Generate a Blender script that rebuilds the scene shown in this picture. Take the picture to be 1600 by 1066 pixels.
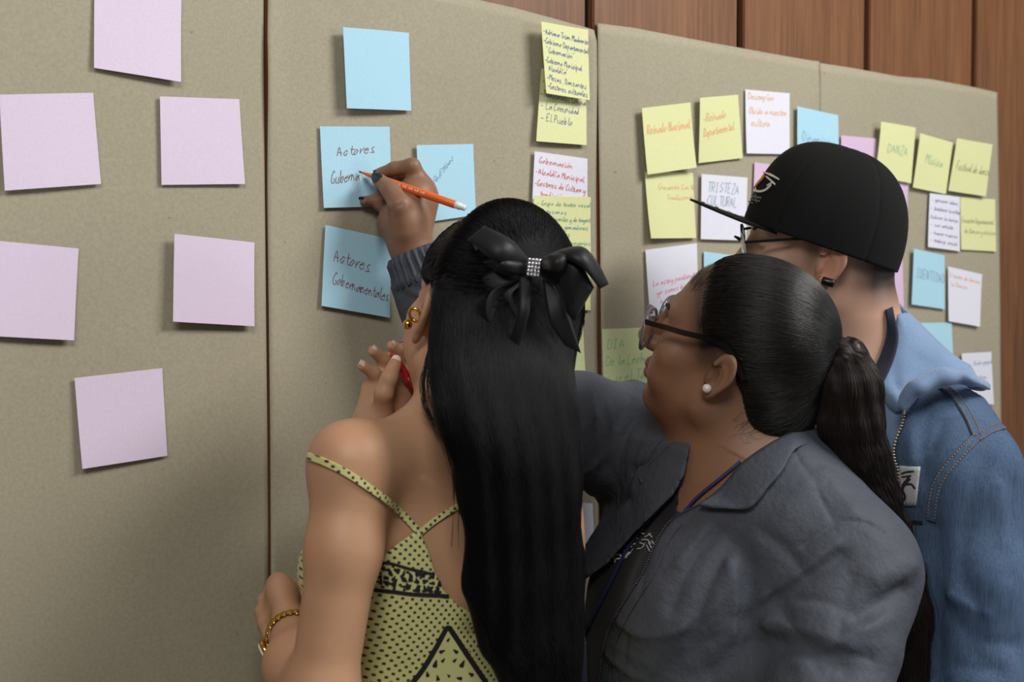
import bpy, bmesh, math, random
import numpy as np
from mathutils import Vector, Matrix

for o in list(bpy.data.objects):
    bpy.data.objects.remove(o)
scene = bpy.context.scene
col = scene.collection
rng = np.random.default_rng(7)
random.seed(7)

# ------------------------------------------------------------------ camera
FPX = 2045.0                       # focal length in pixels of a 1600 px wide frame
YAW, PITCH = math.radians(38.6), math.radians(2.27)
CAM = np.array([0.0, -1.375, 1.55])
cam_data = bpy.data.cameras.new('camera')
cam_data.sensor_width = 36.0
cam_data.lens = FPX / 1600 * 36.0
cam_data.clip_start = 0.05
cam_data.dof.use_dof = True
cam_data.dof.focus_distance = 1.52
cam_data.dof.aperture_fstop = 6.3
cam = bpy.data.objects.new('camera', cam_data)
cam.location = CAM
cam.rotation_euler = (math.pi/2 - PITCH, 0, -YAW)
col.objects.link(cam)
scene.camera = cam

# ------------------------------------------------------------------ world, lamps, exposure
world = bpy.data.worlds.new('world')
world.use_nodes = True
world.node_tree.nodes['Background'].inputs[0].default_value = (0.90, 0.97, 1.0, 1)
world.node_tree.nodes['Background'].inputs[1].default_value = 0.13
scene.world = world

def ceiling_lamp(name, loc, size, power, color, aim):
    l = bpy.data.lights.new(name, 'AREA')
    l.shape = 'RECTANGLE'; l.size, l.size_y = size
    l.energy = power; l.color = color
    o = bpy.data.objects.new(name, l)
    o.location = loc
    d = Vector(aim) - Vector(loc)
    o.rotation_euler = d.to_track_quat('-Z', 'Y').to_euler()
    col.objects.link(o)
    return o
ceiling_lamp('ceiling_lamp', (1.9, -1.6, 2.9), (1.2, 0.5), 44, (1.0, 0.98, 0.93), (0.6, -0.2, 1.3))
ceiling_lamp('ceiling_lamp', (-0.6, -1.7, 3.0), (1.3, 0.6), 32, (1.0, 0.98, 0.93), (-0.4, -0.1, 1.2))
ceiling_lamp('window_light', (3.3, -3.0, 1.85), (0.8, 0.9), 20, (0.97, 0.99, 1.0), (0.2, 0.0, 1.4))
scene.view_settings.view_transform = 'Standard'
scene.view_settings.look = 'None'
scene.view_settings.gamma = 1.0
scene.view_settings.use_curve_mapping = False
scene.view_settings.exposure = 0.0

# ------------------------------------------------------------------ directions seen from the camera
RV = np.array([math.cos(YAW), -math.sin(YAW), 0.0])
FH = np.array([math.sin(YAW), math.cos(YAW), 0.0])
UP = np.array([0.0, 0.0, 1.0])
FV = FH*math.cos(PITCH) - UP*math.sin(PITCH)
UV = UP*math.cos(PITCH) + FH*math.sin(PITCH)

def P(px, py, z):
    """world point that stands z metres in front of the lens"""
    return CAM + z*(FV + RV*(px-800)/FPX - UV*(py-533)/FPX)
def W(px, py, off=0.0):
    """world point on the wall (y = -off)"""
    d = FV + RV*(px-800)/FPX - UV*(py-533)/FPX
    t = (-off - CAM[1])/d[1]
    return CAM + t*d

# ------------------------------------------------------------------ object helpers
def link(o, parent=None):
    col.objects.link(o)
    if parent is not None:
        o.parent = parent
    return o
def mesh_obj(name, verts, faces, mat, parent=None, smooth=True):
    me = bpy.data.meshes.new(name)
    me.from_pydata([tuple(map(float, v)) for v in verts], [], [tuple(map(int, f)) for f in faces])
    me.update()
    if smooth:
        me.polygons.foreach_set('use_smooth', np.ones(len(me.polygons), bool))
    if mat is not None:
        for m in (mat if isinstance(mat, (list, tuple)) else [mat]):
            me.materials.append(m)
    return link(bpy.data.objects.new(name, me), parent)
def empty(name, loc=(0, 0, 0)):
    o = bpy.data.objects.new(name, None)
    o.empty_display_size = 0.05
    o.location = loc
    return link(o)
def tag(o, label=None, cat=None, group=None, kind=None):
    if label: o['label'] = label
    if cat: o['category'] = cat
    if group: o['group'] = group
    if kind: o['kind'] = kind
    return o
def keep(o, parent):
    """parent without moving (parents here carry a location only)"""
    o.parent = parent
    o.matrix_parent_inverse = Matrix.Translation(parent.location).inverted()
    return o

# ------------------------------------------------------------------ materials
def srgb(r, g, b):
    f = lambda c: (c/255/12.92) if c/255 <= 0.04045 else ((c/255+0.055)/1.055)**2.4
    return (f(r), f(g), f(b), 1.0)
class NT:
    def __init__(self, name):
        self.m = bpy.data.materials.new(name); self.m.use_nodes = True
        self.t = self.m.node_tree; self.n = self.t.nodes; self.l = self.t.links
        self.b = self.n['Principled BSDF']
    def add(self, typ, **kw):
        nd = self.n.new(typ)
        for k, v in kw.items():
            if k.startswith('i_'):
                key = k[2:]
                key = int(key) if key.isdigit() else key
                nd.inputs[key].default_value = v
            else:
                setattr(nd, k, v)
        return nd
    def link(self, a, b): self.l.new(a, b)
    def mix(self, fac, a, b, blend='MIX'):
        m = self.add('ShaderNodeMix', data_type='RGBA', blend_type=blend)
        for sock, v in ((m.inputs[0], fac), (m.inputs[6], a), (m.inputs[7], b)):
            if hasattr(v, 'is_output'): self.link(v, sock)
            else: sock.default_value = v
        return m.outputs[2]
    def ramp(self, src, stops):
        r = self.add('ShaderNodeValToRGB')
        e = r.color_ramp.elements
        while len(e) < len(stops): e.new(0.5)
        for el, (p, c) in zip(e, stops): el.position = p; el.color = c
        self.link(src, r.inputs[0]); return r.outputs[0]
    def coords(self, scale=(1, 1, 1), rot=(0, 0, 0), kind='Object'):
        tc = self.add('ShaderNodeTexCoord'); mp = self.add('ShaderNodeMapping')
        mp.inputs['Scale'].default_value = scale; mp.inputs['Rotation'].default_value = rot
        self.link(tc.outputs[kind], mp.inputs[0]); return mp.outputs[0]
    def noise(self, vec, scale, detail=3.0, rough=0.5):
        nd = self.add('ShaderNodeTexNoise', i_Scale=scale, i_Detail=detail, i_Roughness=rough)
        self.link(vec, nd.inputs['Vector']); return nd.outputs['Fac']
    def bump(self, h, strength, dist=0.001):
        b = self.add('ShaderNodeBump', i_Strength=strength, i_Distance=dist)
        self.link(h, b.inputs['Height']); self.link(b.outputs[0], self.b.inputs['Normal'])
    def color(self, c):
        if hasattr(c, 'is_output'): self.link(c, self.b.inputs['Base Color'])
        else: self.b.inputs['Base Color'].default_value = c
def simple(name, c, rough=0.6, metal=0.0, spec=0.5, coat=0.0, noise=0.0, nscale=200, bump=0.0):
    t = NT(name)
    t.b.inputs['Roughness'].default_value = rough
    t.b.inputs['Metallic'].default_value = metal
    t.b.inputs['Specular IOR Level'].default_value = spec
    t.b.inputs['Coat Weight'].default_value = coat
    if noise or bump:
        v = t.coords(); n = t.noise(v, nscale)
        lo = tuple(x*(1-noise) for x in c[:3])+(1,); hi = tuple(min(1, x*(1+noise)) for x in c[:3])+(1,)
        t.color(t.ramp(n, [(0.3, lo), (0.7, hi)]))
        if bump: t.bump(n, bump)
    else:
        t.color(c)
    return t.m
# ================================================================== the room
def kraft_mat():
    t = NT('kraft_paper')
    v = t.coords()
    big = t.noise(v, 3.5, 2)
    fine = t.noise(v, 260, 4, 0.7)
    fib = t.noise(t.coords(scale=(300, 300, 60)), 1.0, 3, 0.6)
    base = t.ramp(big, [(0.3, srgb(157, 151, 132)), (0.7, srgb(165, 159, 140))])
    c = t.mix(0.35, base, t.ramp(fine, [(0.3, srgb(140, 129, 109)), (0.7, srgb(184, 172, 150))]))
    spk = t.noise(v, 90, 2, 0.5)
    c = t.mix(t.ramp(spk, [(0.20, (0.45, 0.45, 0.45, 1)), (0.25, (0, 0, 0, 1))]), c, srgb(105, 92, 74))
    t.color(c)
    t.b.inputs['Roughness'].default_value = 0.75
    t.b.inputs['Specular IOR Level'].default_value = 0.25
    t.bump(fib, 0.10, 0.0006)
    return t.m
def wood_mat():
    t = NT('wall_wood')
    oi = t.add('ShaderNodeObjectInfo')
    v = t.coords(scale=(16, 16, 1.1))
    off = t.add('ShaderNodeVectorMath', operation='ADD')
    sc_ = t.add('ShaderNodeVectorMath', operation='SCALE', i_Scale=37.0)
    cmb = t.add('ShaderNodeCombineXYZ')
    t.link(oi.outputs['Random'], cmb.inputs[0]); t.link(oi.outputs['Random'], cmb.inputs[2])
    t.link(cmb.outputs[0], sc_.inputs[0])
    t.link(v, off.inputs[0]); t.link(sc_.outputs[0], off.inputs[1])
    n = t.noise(off.outputs[0], 1.6, 6, 0.62)
    g = t.noise(t.coords(scale=(240, 240, 6)), 1.0, 3, 0.6)
    c = t.ramp(n, [(0.30, srgb(92, 56, 32)), (0.5, srgb(118, 76, 45)), (0.72, srgb(140, 96, 62))])
    c = t.mix(0.35, c, t.ramp(g, [(0.35, srgb(80, 48, 29)), (0.65, srgb(146, 100, 64))]))
    tint = t.ramp(oi.outputs['Random'], [(0.0, (0.82, 0.78, 0.74, 1)), (1.0, (1.0, 1.0, 1.0, 1))])
    c = t.mix(1.0, c, tint, 'MULTIPLY')
    t.color(c)
    t.b.inputs['Roughness'].default_value = 0.42
    t.bump(g, 0.06, 0.0005)
    return t.m
KRAFT, WOOD = kraft_mat(), wood_mat()
DARKWOOD = simple('groove_backing', srgb(30, 18, 11), 0.8)
FLOOR = simple('floor_tile', srgb(150, 140, 126), 0.4, noise=0.1, nscale=12)

def box(x0, x1, y0, y1, z0, z1):
    v = [(x, y, z) for x in (x0, x1) for y in (y0, y1) for z in (z0, z1)]
    f = [(0, 1, 3, 2), (4, 6, 7, 5), (0, 4, 5, 1), (2, 3, 7, 6), (0, 2, 6, 4), (1, 5, 7, 3)]
    return v, f

PAPER_Y = 0.004                     # sheets hang 4 mm proud of the boards
wall = mesh_obj('wall_back', *box(-2.2, 5.0, 0.014, 0.08, 0.0, 3.0), DARKWOOD, smooth=False)
tag(wall, kind='structure')
xs = sorted([W(px, 60)[0] for px in (921, 1157, 1355, 1522)])
step = xs[3]-xs[2]
xs = xs + [xs[-1]+step*(k+1) for k in range(6)]
s0 = xs[1]-xs[0]
xs = [xs[0]-s0*(k+1) for k in range(6)][::-1] + xs
for a, b in zip(xs[:-1], xs[1:]):
    g = 0.0075
    bm = bmesh.new()
    v, f = box(a+g, b-g, 0.0, 0.014, 0.10, 2.98)
    bv = [bm.verts.new(q) for q in v]
    for q in f: bm.faces.new([bv[i] for i in q])
    bmesh.ops.bevel(bm, geom=[e for e in bm.edges if abs(e.verts[0].co.z-e.verts[1].co.z) > 1], offset=0.0018, segments=2, affect='EDGES')
    me = bpy.data.meshes.new('wood_panel'); bm.to_mesh(me); bm.free(); me.materials.append(WOOD)
    link(bpy.data.objects.new('wood_panel', me), wall)
base = mesh_obj('baseboard_back', *box(-2.2, 5.0, -0.012, 0.014, 0.0, 0.10), WOOD, smooth=False); tag(base, kind='structure')
fl = mesh_obj('floor', *box(-2.2, 5.0, -4.0, 0.08, -0.05, 0.0), FLOOR, smooth=False); tag(fl, kind='structure')

# ------------------------------------------------------------------ kraft sheets
def cr(pts, n=8):
    """Catmull-Rom through 2-D or 3-D points"""
    p = np.asarray(pts, float)
    if len(p) < 3: 
        t = np.linspace(0, 1, n+1)[:, None]
        return p[0]*(1-t)+p[-1]*t
    q = np.vstack([2*p[0]-p[1], p, 2*p[-1]-p[-2]])
    out = []
    for i in range(1, len(q)-2):
        t = np.linspace(0, 1, n, endpoint=False)[:, None]
        a, b, c, d = q[i-1], q[i], q[i+1], q[i+2]
        out.append(0.5*((2*b)+(-a+c)*t+(2*a-5*b+4*c-d)*t*t+(-a+3*b-3*c+d)*t**3))
    out.append(p[-1:])
    return np.vstack(out)
def sheet(label, left, right, top, ripple, depth=0.0, nu=70, nv=90, curl=None):
    """left/right: edge polylines in wall metres (x at height z); top: z at x"""
    t = 0.0006
    L, R, T = (np.array([W(*q)[[0, 2]] for q in e]) for e in (left, right, top))
    zb = 0.55
    V = []
    for j in range(nv+1):
        for i in range(nu+1):
            u, v = i/nu, j/nv
            # top profile by x
            xt = np.interp(u, [0, 1], [T[0, 0], T[-1, 0]])
            zt = np.interp(xt, T[:, 0], T[:, 1])
            z = zb + (zt-zb)*v
            xl = np.interp(z, L[::-1, 1], L[::-1, 0]); xr = np.interp(z, R[::-1, 1], R[::-1, 0])
            x = xl + (xr-xl)*u
            y = -(PAPER_Y + depth + ripple*(0.5+0.5*math.sin(2.3*x*5+1.7*z*3))*0.6 + ripple*0.4*(math.sin(7*z+5*x)*math.sin(9*x-2*z)+1)/2)
            if curl: y -= curl(u, v, x, z)
            V.append((x, y, z))
    n1 = len(V)
    V += [(x, y+t, z) for x, y, z in V]
    F = []
    idx = lambda i, j: j*(nu+1)+i
    for j in range(nv):
        for i in range(nu):
            q = (idx(i, j), idx(i+1, j), idx(i+1, j+1), idx(i, j+1))
            F.append(q); F.append(tuple(k+n1 for k in q[::-1]))
    ring = [idx(i, 0) for i in range(nu)] + [idx(nu, j) for j in range(nv)] + [idx(nu-i, nv) for i in range(nu)] + [idx(0, nv-j) for j in range(nv)]
    for a, b in zip(ring, ring[1:]+ring[:1]):
        F.append((b, a, a+n1, b+n1))
    o = mesh_obj('kraft_sheet', V, F, KRAFT)
    tag(o, label, 'paper sheet')
    return o
sheet('brown kraft paper sheet at far left holding six blank lilac notes',
      [(-260, -300), (-255, 500), (-250, 1300)], [(408, -200), (409, 0), (411, 300), (415, 700), (418, 1300)],
      [(-260, -260), (408, -190)], 0.0012)
sheet('brown kraft paper sheet in the middle with the four blue notes',
      [(414, -200), (414, 0), (412, 60), (414, 300), (418.5, 700), (420.5, 1300)],
      [(919, 40), (926, 62), (927, 120), (925, 300), (927, 600), (930, 1300)],
      [(414, -60), (560, -32), (720, -6), (750, 2), (800, 13), (860, 29), (905, 42), (919, 48)], 0.0016,
      curl=lambda u, v, x, z: 0.006*math.exp(-((u)/0.03)**2)*(0.3+0.7*math.exp(-((z-1.80)/0.08)**2)) + 0.004*math.exp(-((1-u)/0.03)**2))
sheet('brown kraft paper sheet right of the brown gap, behind the man in the cap',
      [(930.5, 37), (931, 120), (934, 300), (937, 600), (940, 1300)], [(1274.5, 98), (1275.5, 140), (1275, 300), (1276, 1300)],
      [(930.5, 37), (985, 44), (1100, 66), (1200, 84), (1274.5, 97)], 0.0012,
      curl=lambda u, v, x, z: 0.003*math.exp(-((1-u)/0.03)**2))
sheet('brown kraft paper sheet at far right ending beside bare wood',
      [(1277.5, 99), (1278, 140), (1277, 300), (1278, 1300)], [(1555, 148), (1556.5, 250), (1559, 450), (1561, 700), (1563, 1300)],
      [(1277.5, 99), (1330, 107), (1400, 120), (1450, 124), (1520, 137), (1555, 145)], 0.0016)

# ------------------------------------------------------------------ single-stroke handwriting
G = {  # strokes on a 0..4 x 0..9 grid, baseline 3, x-height 6, ascender 9, descender 0
 'a': '36251504132435 3643', 'b': '0903 0415263524231304', 'c': '3526150413232434', 'd': '36251504132435 3933', 'e': '0535261504132334',
 'f': '3938282313 0636', 'g': '362515041324 363120100 1', 'h': '0903 041625363433', 'i': '161323 1817', 'j': '262110 2827', 'k': '0903 3604 1433',
 'l': '19142333', 'm': '0603 041615 1413 1526353433', 'n': '0603 0416253433', 'o': '26150413243526', 'p': '0600 051626352413', 'q': '36251504132435 3630',
 'r': '0603 04152636', 's': '362615243313 03', 't': '18142333 0636', 'u': '06041323 36343343', 'v': '061336', 'w': '0613253346', 'x': '0633 3603', 'y': '0604132436 36311000', 'z': '06360333',
 'A': '03183 3 0535', 'B': '0309 0928372606 2635342303', 'C': '38291806041324 34', 'D': '0309 09283735342303', 'E': '390903 33 0626', 'F': '3909 0903 0626', 'G': '3829180504133435 25', 'H': '0903 3933 0636',
 'I': '1913 0929 0323', 'J': '39342313 04', 'L': '090333', 'M': '0309264943', 'N': '03093339', 'O': '2908041334382 9', 'P': '0309 0929372606', 'R': '0309 0929372606 1633',
 'S': '3829180716263524 1304', 'T': '0949 2923', 'U': '0904133439', 'V': '091339', 'X': '0933 3903', 'Y': '0926 4923', 'Z': '09390333', '-': '0535', '"': '0908 1918', '.': '1313', ',': '1312', '*': '1515 2414 2615',
}
def glyph(ch):
    acc = None
    base = {'á': 'a', 'é': 'e', 'í': 'i', 'ó': 'o', 'ú': 'u', 'ñ': 'n', 'Í': 'I'}.get(ch)
    if base: acc, ch = True, base
    s = G.get(ch)
    if s is None: return []
    if ch in 'AGCEgOSsJ':                      # these are written with a spare blank inside a pair
        fix = {'A': '031833 0535', 'G': '38291806041333352 5', 'C': '3829180604132334', 'E': '390903 0333 0626', 'g': '36251504132435 36322110', 'O': '29180604133438 3829', 'S': '382918071626352413 1304', 's': '36261524331303', 'J': '3934231304'}
        s = fix[ch].replace('352 5', '35 3525')
    out = []
    for st in s.split():
        p = [(int(st[i]), int(st[i+1])) for i in range(0, len(st)-1, 2)]
        if len(p) == 1: p = [p[0], (p[0][0]+.3, p[0][1]-.3)]
        out.append(p)
    if acc: out.append([(2, 7.2), (3, 8.4)])
    return out
def writing_lines(lines):
    """lines: (text, u0, v0, cap height, slant, run) in note units; yields polylines in (u,v)"""
    for (text, u0, v0, h, rise, adv) in lines:
        x = u0; k = h/6.0
        for ch in text:
            if ch == ' ':
                x += adv*0.8; continue
            dy = random.uniform(-.25, .25)*k
            sx = random.uniform(.85, 1.1)
            for st in glyph(ch):
                q = [(x + (px_*sx*0.27*adv/1.0 + 0) + (py_-3)*k*0.16, v0 + (py_-3)*k + dy + rise*(x-u0)) for px_, py_ in st]
                if len(q) > 2: q = [tuple(r) for r in cr(q, 4)]
                yield q
            x += adv*(0.72 if ch in 'iljtfr.,' else 1.18)

PAPERC = {'lilac': srgb(219, 203, 226), 'blue': srgb(170, 212, 232), 'yellow': srgb(218, 220, 166), 'white': srgb(222, 222, 236), 'pink': srgb(212, 184, 214), 'lime': srgb(212, 222, 168)}
PM = {}
for k, c in PAPERC.items():
    PM[k] = simple('note_paper_'+k, c, 0.7, spec=0.25, noise=0.03, nscale=400)
INK = {k: simple('ink_'+k, c, 0.6) for k, c in {'brown': srgb(120, 70, 62), 'maroon': srgb(128, 62, 78), 'grey': srgb(120, 140, 160), 'blue': srgb(62, 84, 150), 'red': srgb(205, 104, 104), 'teal': srgb(86, 150, 140),
       'orange': srgb(228, 176, 128), 'slate': srgb(140, 166, 184), 'green': srgb(140, 186, 146), 'violet': srgb(132, 128, 165), 'rose': srgb(224, 140, 160), 'olive': srgb(158, 162, 120)}.items()}

def note(color, q, label, lift=(2, 2, 6, 6), lines=(), ink='blue', layer=0.0, pen=0.0075, extra=()):
    """q: four corners TL TR BR BL as seen; each unprojected to its own distance off the wall (mm)"""
    l = [x*0.001+PAPER_Y+0.0022+layer for x in (lift[0], lift[1], lift[3], lift[2])]
    c = [W(q[i][0], q[i][1], l[i]) for i in range(4)]
    n = 10; th = 0.0004
    bow = random.uniform(-0.0012, 0.0012)
    def S(u, v, off=0.0):                     # u right, v up
        top = c[0]*(1-u)+c[1]*u; bot = c[3]*(1-u)+c[2]*u
        p = bot*(1-v)+top*v
        lo = (c[3]*(1-u)+c[2]*u)[1]; hi = (c[0]*(1-u)+c[1]*u)[1]
        y = hi + (lo-hi)*(1-v)**1.6
        p = p.copy(); p[1] = y - off + bow*math.sin(math.pi*u)
        return p
    V = [S(i/n, j/n) for j in range(n+1) for i in range(n+1)]
    m = len(V)
    V += [S(i/n, j/n, -th) for j in range(n+1) for i in range(n+1)]
    F = []
    idx = lambda i, j: j*(n+1)+i
    for j in range(n):
        for i in range(n):
            f = (idx(i, j), idx(i+1, j), idx(i+1, j+1), idx(i, j+1)); F += [f, tuple(k+m for k in f[::-1])]
    ring = [idx(i, 0) for i in range(n)]+[idx(n, j) for j in range(n)]+[idx(n-i, n) for i in range(n)]+[idx(0, n-j) for j in range(n)]
    r0 = len(V); V += [V[k] for k in ring] + [V[k+m] for k in ring]; nr = len(ring)
    for k in range(nr): F.append((r0+(k+1) % nr, r0+k, r0+nr+k, r0+nr+(k+1) % nr))
    o = mesh_obj('sticky_note', V, F, PM[color])
    tag(o, label, 'note')
    if lines or extra:
        wv, wf = [], []
        polys = list(writing_lines(lines)) + [list(map(tuple, cr(e, 6))) for e in extra]
        for st in polys:
            a = np.array(st)
            a = np.clip(a, 0.012, 0.988)
            d = np.gradient(a, axis=0); d /= (np.linalg.norm(d, axis=1, keepdims=True)+1e-9)
            nrm = np.stack([-d[:, 1], d[:, 0]], 1)*pen*0.36
            b0 = len(wv)
            for k in range(len(a)):
                for sgn in (1, -1):
                    uv = a[k]+sgn*nrm[k]; wv.append(S(uv[0], uv[1], 0.00025))
            for k in range(len(a)-1):
                i = b0+2*k; wf.append((i, i+1, i+3, i+2))
        w_ = mesh_obj('handwriting', wv, wf, INK[ink], o, smooth=False)
    return o
B = 'blank lilac sticky note '
note('lilac', [(148, -42), (284, -22), (283, 128), (147, 106)], B+'cut off by the top of the photo, highest of the six', (1, 1, 4, 7))
note('lilac', [(-1, 148), (145.6, 145), (158, 287.5), (7.5, 298)], B+'at the left edge, on the upper row left of its twin', (3, 1, 6, 4))
note('lilac', [(250, 150.5), (374, 155), (383, 287.5), (252.5, 289)], B+'on the upper row, nearest the paper seam', (3, 1, 3, 4))
note('lilac', [(-28, 374), (123, 388.5), (115.8, 532), (-36, 524)], B+'at the left edge, middle row, cut by the frame', (2, 2, 5, 7))
note('lilac', [(272.7, 365.4), (397.7, 379), (397.7, 510), (270.4, 502.7)], B+'lifting off the paper, middle row by the seam', (10, 3, 12, 7))
note('lilac', [(116.5, 590.8), (253.5, 575.4), (261.5, 712.3), (128.8, 733)], B+'lowest of the six, tilted up to the right', (3, 2, 7, 3))
note('blue', [(536, 42.3), (639, 51.3), (642.7, 173), (542, 169.3)], 'blank light blue sticky note, highest of the blue ones, curling off the paper', (12, 3, 12, 5))
note('blue', [(500, 197.5), (609, 198), (613, 322), (506, 325)], 'light blue note the pen is writing on, reading Actores Guberna', (2, 2, 4, 4),
     [('Actores', .22, .64, .13, .07, .078), ('Guberna', .12, .30, .15, .10, .053)], 'brown', pen=0.013)
note('blue', [(651, 226.8), (739.5, 225), (744, 336), (655, 349)], 'light blue note right of the writing hand reading Políticos', (5, 2, 4, 4),
     [('Políticos', .27, .47, .12, .95, .040)], 'grey', pen=0.010)
note('blue', [(508.7, 351.7), (612, 374), (609.4, 496.6), (502.5, 478)], 'light blue note below the writing hand reading Actores Gobernamentales', (2, 2, 4, 6),
     [('Actores', .14, .58, .17, -.10, .076), ('Gobernamentales', .14, .30, .15, -.12, .052)], 'maroon', pen=0.013)
note('yellow', [(846.4, 106.7), (917, 118), (916.6, 227), (838, 220.7)], 'yellow note under another, reading La Comunidad and El Pueblo', (5, 2, 8, 5),
     [('-', .03, .80, .08, -.05, .05), ('-Tradicionales Comunal', .02, .62, .09, -.06, .042), ('- La Comunidad', .04, .46, .10, -.05, .052), ('- El Pueblo', .05, .29, .10, -.05, .058)], 'blue', pen=0.013)
note('yellow', [(845.8, 33.4), (919, 46.4), (921.6, 156.3), (853.7, 145.6)], 'yellow note at the top right corner of the middle sheet, covered in blue writing', (9, 5, 12, 7),
     [('-Adriana Trian Madrante', .03, .84, .08, -.06, .041), ('-Gobierno Departamental', .02, .71, .08, -.06, .041), ('"Gobernación"', .07, .58, .08, -.05, .044), ('-Gobierno Municipal', .02, .44, .08, -.05, .042), (' Alcaldía"', .06, .33, .08, -.05, .046),
      ('-Mesas, Danzantes', .04, .20, .08, -.06, .048), ('-Gestores culturales', .04, .08, .08, -.05, .045)], 'blue', layer=0.010, pen=0.013)
note('white', [(835.5, 236.3), (918, 248), (918, 338), (831, 330)], 'white note with red writing, partly under a yellow one', (4, 2, 4, 3),
     [('Gobernación', .09, .82, .10, -.05, .052), ('-Alcaldía Municipal', .03, .63, .10, -.05, .046), ('-Gestores de Cultura y', .02, .44, .10, -.05, .042), ('tradición', .13, .26, .10, -.05, .052), ('-Comunidad en general', .04, .06, .10, -.05, .041)], 'red', pen=0.016)
note('yellow', [(834.7, 305.7), (923, 308), (923.4, 412), (832, 410)], 'yellow note with teal bullet lines, overlapping the white note with red writing', (3, 2, 8, 5),
     [('* Grupo de teatro vocal', .05, .86, .07, -.02, .041), ('* Artesanos', .05, .74, .07, -.02, .046), ('* Bandas juveniles y de trayectoria', .04, .63, .07, -.01, .030), ('* pequeños ganadores', .04, .52, .07, -.02, .041), ('* estudiantes', .04, .41, .07, -.02, .045), ('* grupos agropecuarios', .04, .29, .07, -.02, .041), ('* Sector', .04, .17, .07, -.02, .046)], 'teal', layer=0.007, pen=0.012)
note('yellow', [(832, 392), (923, 395), (923, 485), (832, 480)], 'yellow note hidden behind the hair bow, second below the white note', (2, 2, 3, 5))
note('lime', [(826, 478), (910.6, 488), (915.6, 592), (826, 588)], 'pale yellow note lowest of its column, behind the long hair', (2, 2, 4, 6),
     extra=[[(.75, .1), (.85, .3), (.8, .5)], [(.65, .2), (.8, .42), (.93, .38)]], ink='olive', pen=0.006)
note('white', [(840, 780), (926, 787), (930, 868), (842, 872)], 'white note low on the middle sheet, showing between hair and grey jacket', (2, 2, 3, 3))
note('yellow', [(1007.8, 268.4), (1083, 270), (1087.7, 372), (1017.3, 372.7)], 'yellow note with two short orange lines, below the Reinado Nacional note', (3, 2, 10, 4),
     [('Encuentro Con Nelo', .26, .74, .08, .0, .046), ('Tradicional', .42, .58, .08, .02, .05)], 'orange', pen=0.014)
note('yellow', [(1003, 168.9), (1078.8, 160), (1088.5, 261.9), (1011.8, 273)], 'yellow note reading Reinado Nacional in orange, leftmost on the right sheets', (2, 2, 5, 7),
     [('Reinado Nacional', .07, .60, .14, .02, .052)], 'orange', layer=0.007, pen=0.024)
note('yellow', [(1093.8, 152.8), (1153.4, 148), (1160.7, 247), (1091.6, 255)], 'yellow note reading Reinado Departamental in orange', (8, 2, 5, 4),
     [('-Reinado', .08, .62, .13, .08, .066), ('Departamental', .10, .40, .13, .08, .056)], 'orange', pen=0.022)
note('white', [(1164.7, 139.7), (1234, 145.7), (1234, 240.8), (1166.8, 239.8)], 'white note with three pale orange lines, right of the Reinado Departamental note', (2, 2, 5, 4),
     [('Desempleo', .06, .86, .10, .0, .060), ('Olvido a nuestra', .08, .63, .11, .0, .052), ('cultura', .12, .44, .12, .0, .062)], 'orange', pen=0.018)
note('blue', [(1246, 166), (1309.7, 180), (1312, 268), (1246, 254)], 'light blue note reading Dinamismo, behind the top of the cap', (5, 2, 6, 4),
     [('Dinamismo', .12, .42, .17, -.02, .082)], 'slate', pen=0.018)
note('pink', [(1314.4, 211.5), (1370.6, 216.7), (1371, 300), (1314, 296)], 'blank pink note above the cap, between the blue and yellow notes', (3, 2, 4, 3))
note('pink', [(1179, 253.4), (1240, 262), (1240, 340), (1177, 336)], 'pink note peeking out in front of the cap', (2, 2, 3, 3))
note('white', [(1096.4, 272), (1168, 277.6), (1166, 376), (1095, 373.8)], 'white note above the cap brim reading TRISTEZA CULTURAL', (4, 2, 4, 4),
     [('TRISTEZA', .12, .74, .15, -.02, .074), ('CULTURAL', .12, .53, .15, -.01, .070)], 'slate', pen=0.018)
note('white', [(1008.6, 390.6), (1089, 380), (1092, 480), (1016, 494)], 'white note with rose writing, beside the glasses', (2, 2, 5, 4),
     [('Lo estoy perdiendo', .10, .44, .08, .05, .046), ('yo somos bien', .16, .30, .08, .06, .048), ('hacer la TEA', .22, .15, .08, .07, .052)], 'rose', pen=0.015)
note('blue', [(1100, 393), (1168, 402), (1166, 482), (1100, 478)], 'light blue note mostly hidden by the dark hair, below TRISTEZA CULTURAL', (2, 2, 3, 3))
note('lime', [(940.7, 514.5), (1030, 511), (1032, 614), (943.6, 617)], 'pale green note reading DIA De la Lechona y el Tamal', (2, 2, 3, 3),
     [('DIA', .08, .70, .15, .0, .088), ('De la Lechona', .05, .44, .15, .05, .064), ('y el Tamal', .22, .20, .15, .06, .072)], 'green', pen=0.014)
note('pink', [(1355, 275), (1419, 285), (1417, 375), (1355, 365)], 'upper pink note peeking out behind the back of the cap', (2, 2, 3, 4))
note('pink', [(1346, 383), (1410, 392), (1412.5, 480), (1346, 470)], 'lower pink note, between the nape and the IDENTIDAD note', (2, 2, 3, 3))
note('yellow', [(1377, 190), (1431, 199.4), (1423.7, 286.6), (1367.5, 276)], 'yellow note reading DANZA', (8, 3, 4, 4),
     [('DANZA', .24, .48, .16, -.02, .100)], 'green', layer=0.004, pen=0.020)
note('yellow', [(1438, 208), (1489.4, 223), (1478, 303.4), (1426.3, 293)], 'yellow note reading Música, right of the DANZA note', (8, 4, 5, 5),
     [('Música', .26, .50, .17, -.03, .080)], 'green', layer=0.002, pen=0.022)
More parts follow.
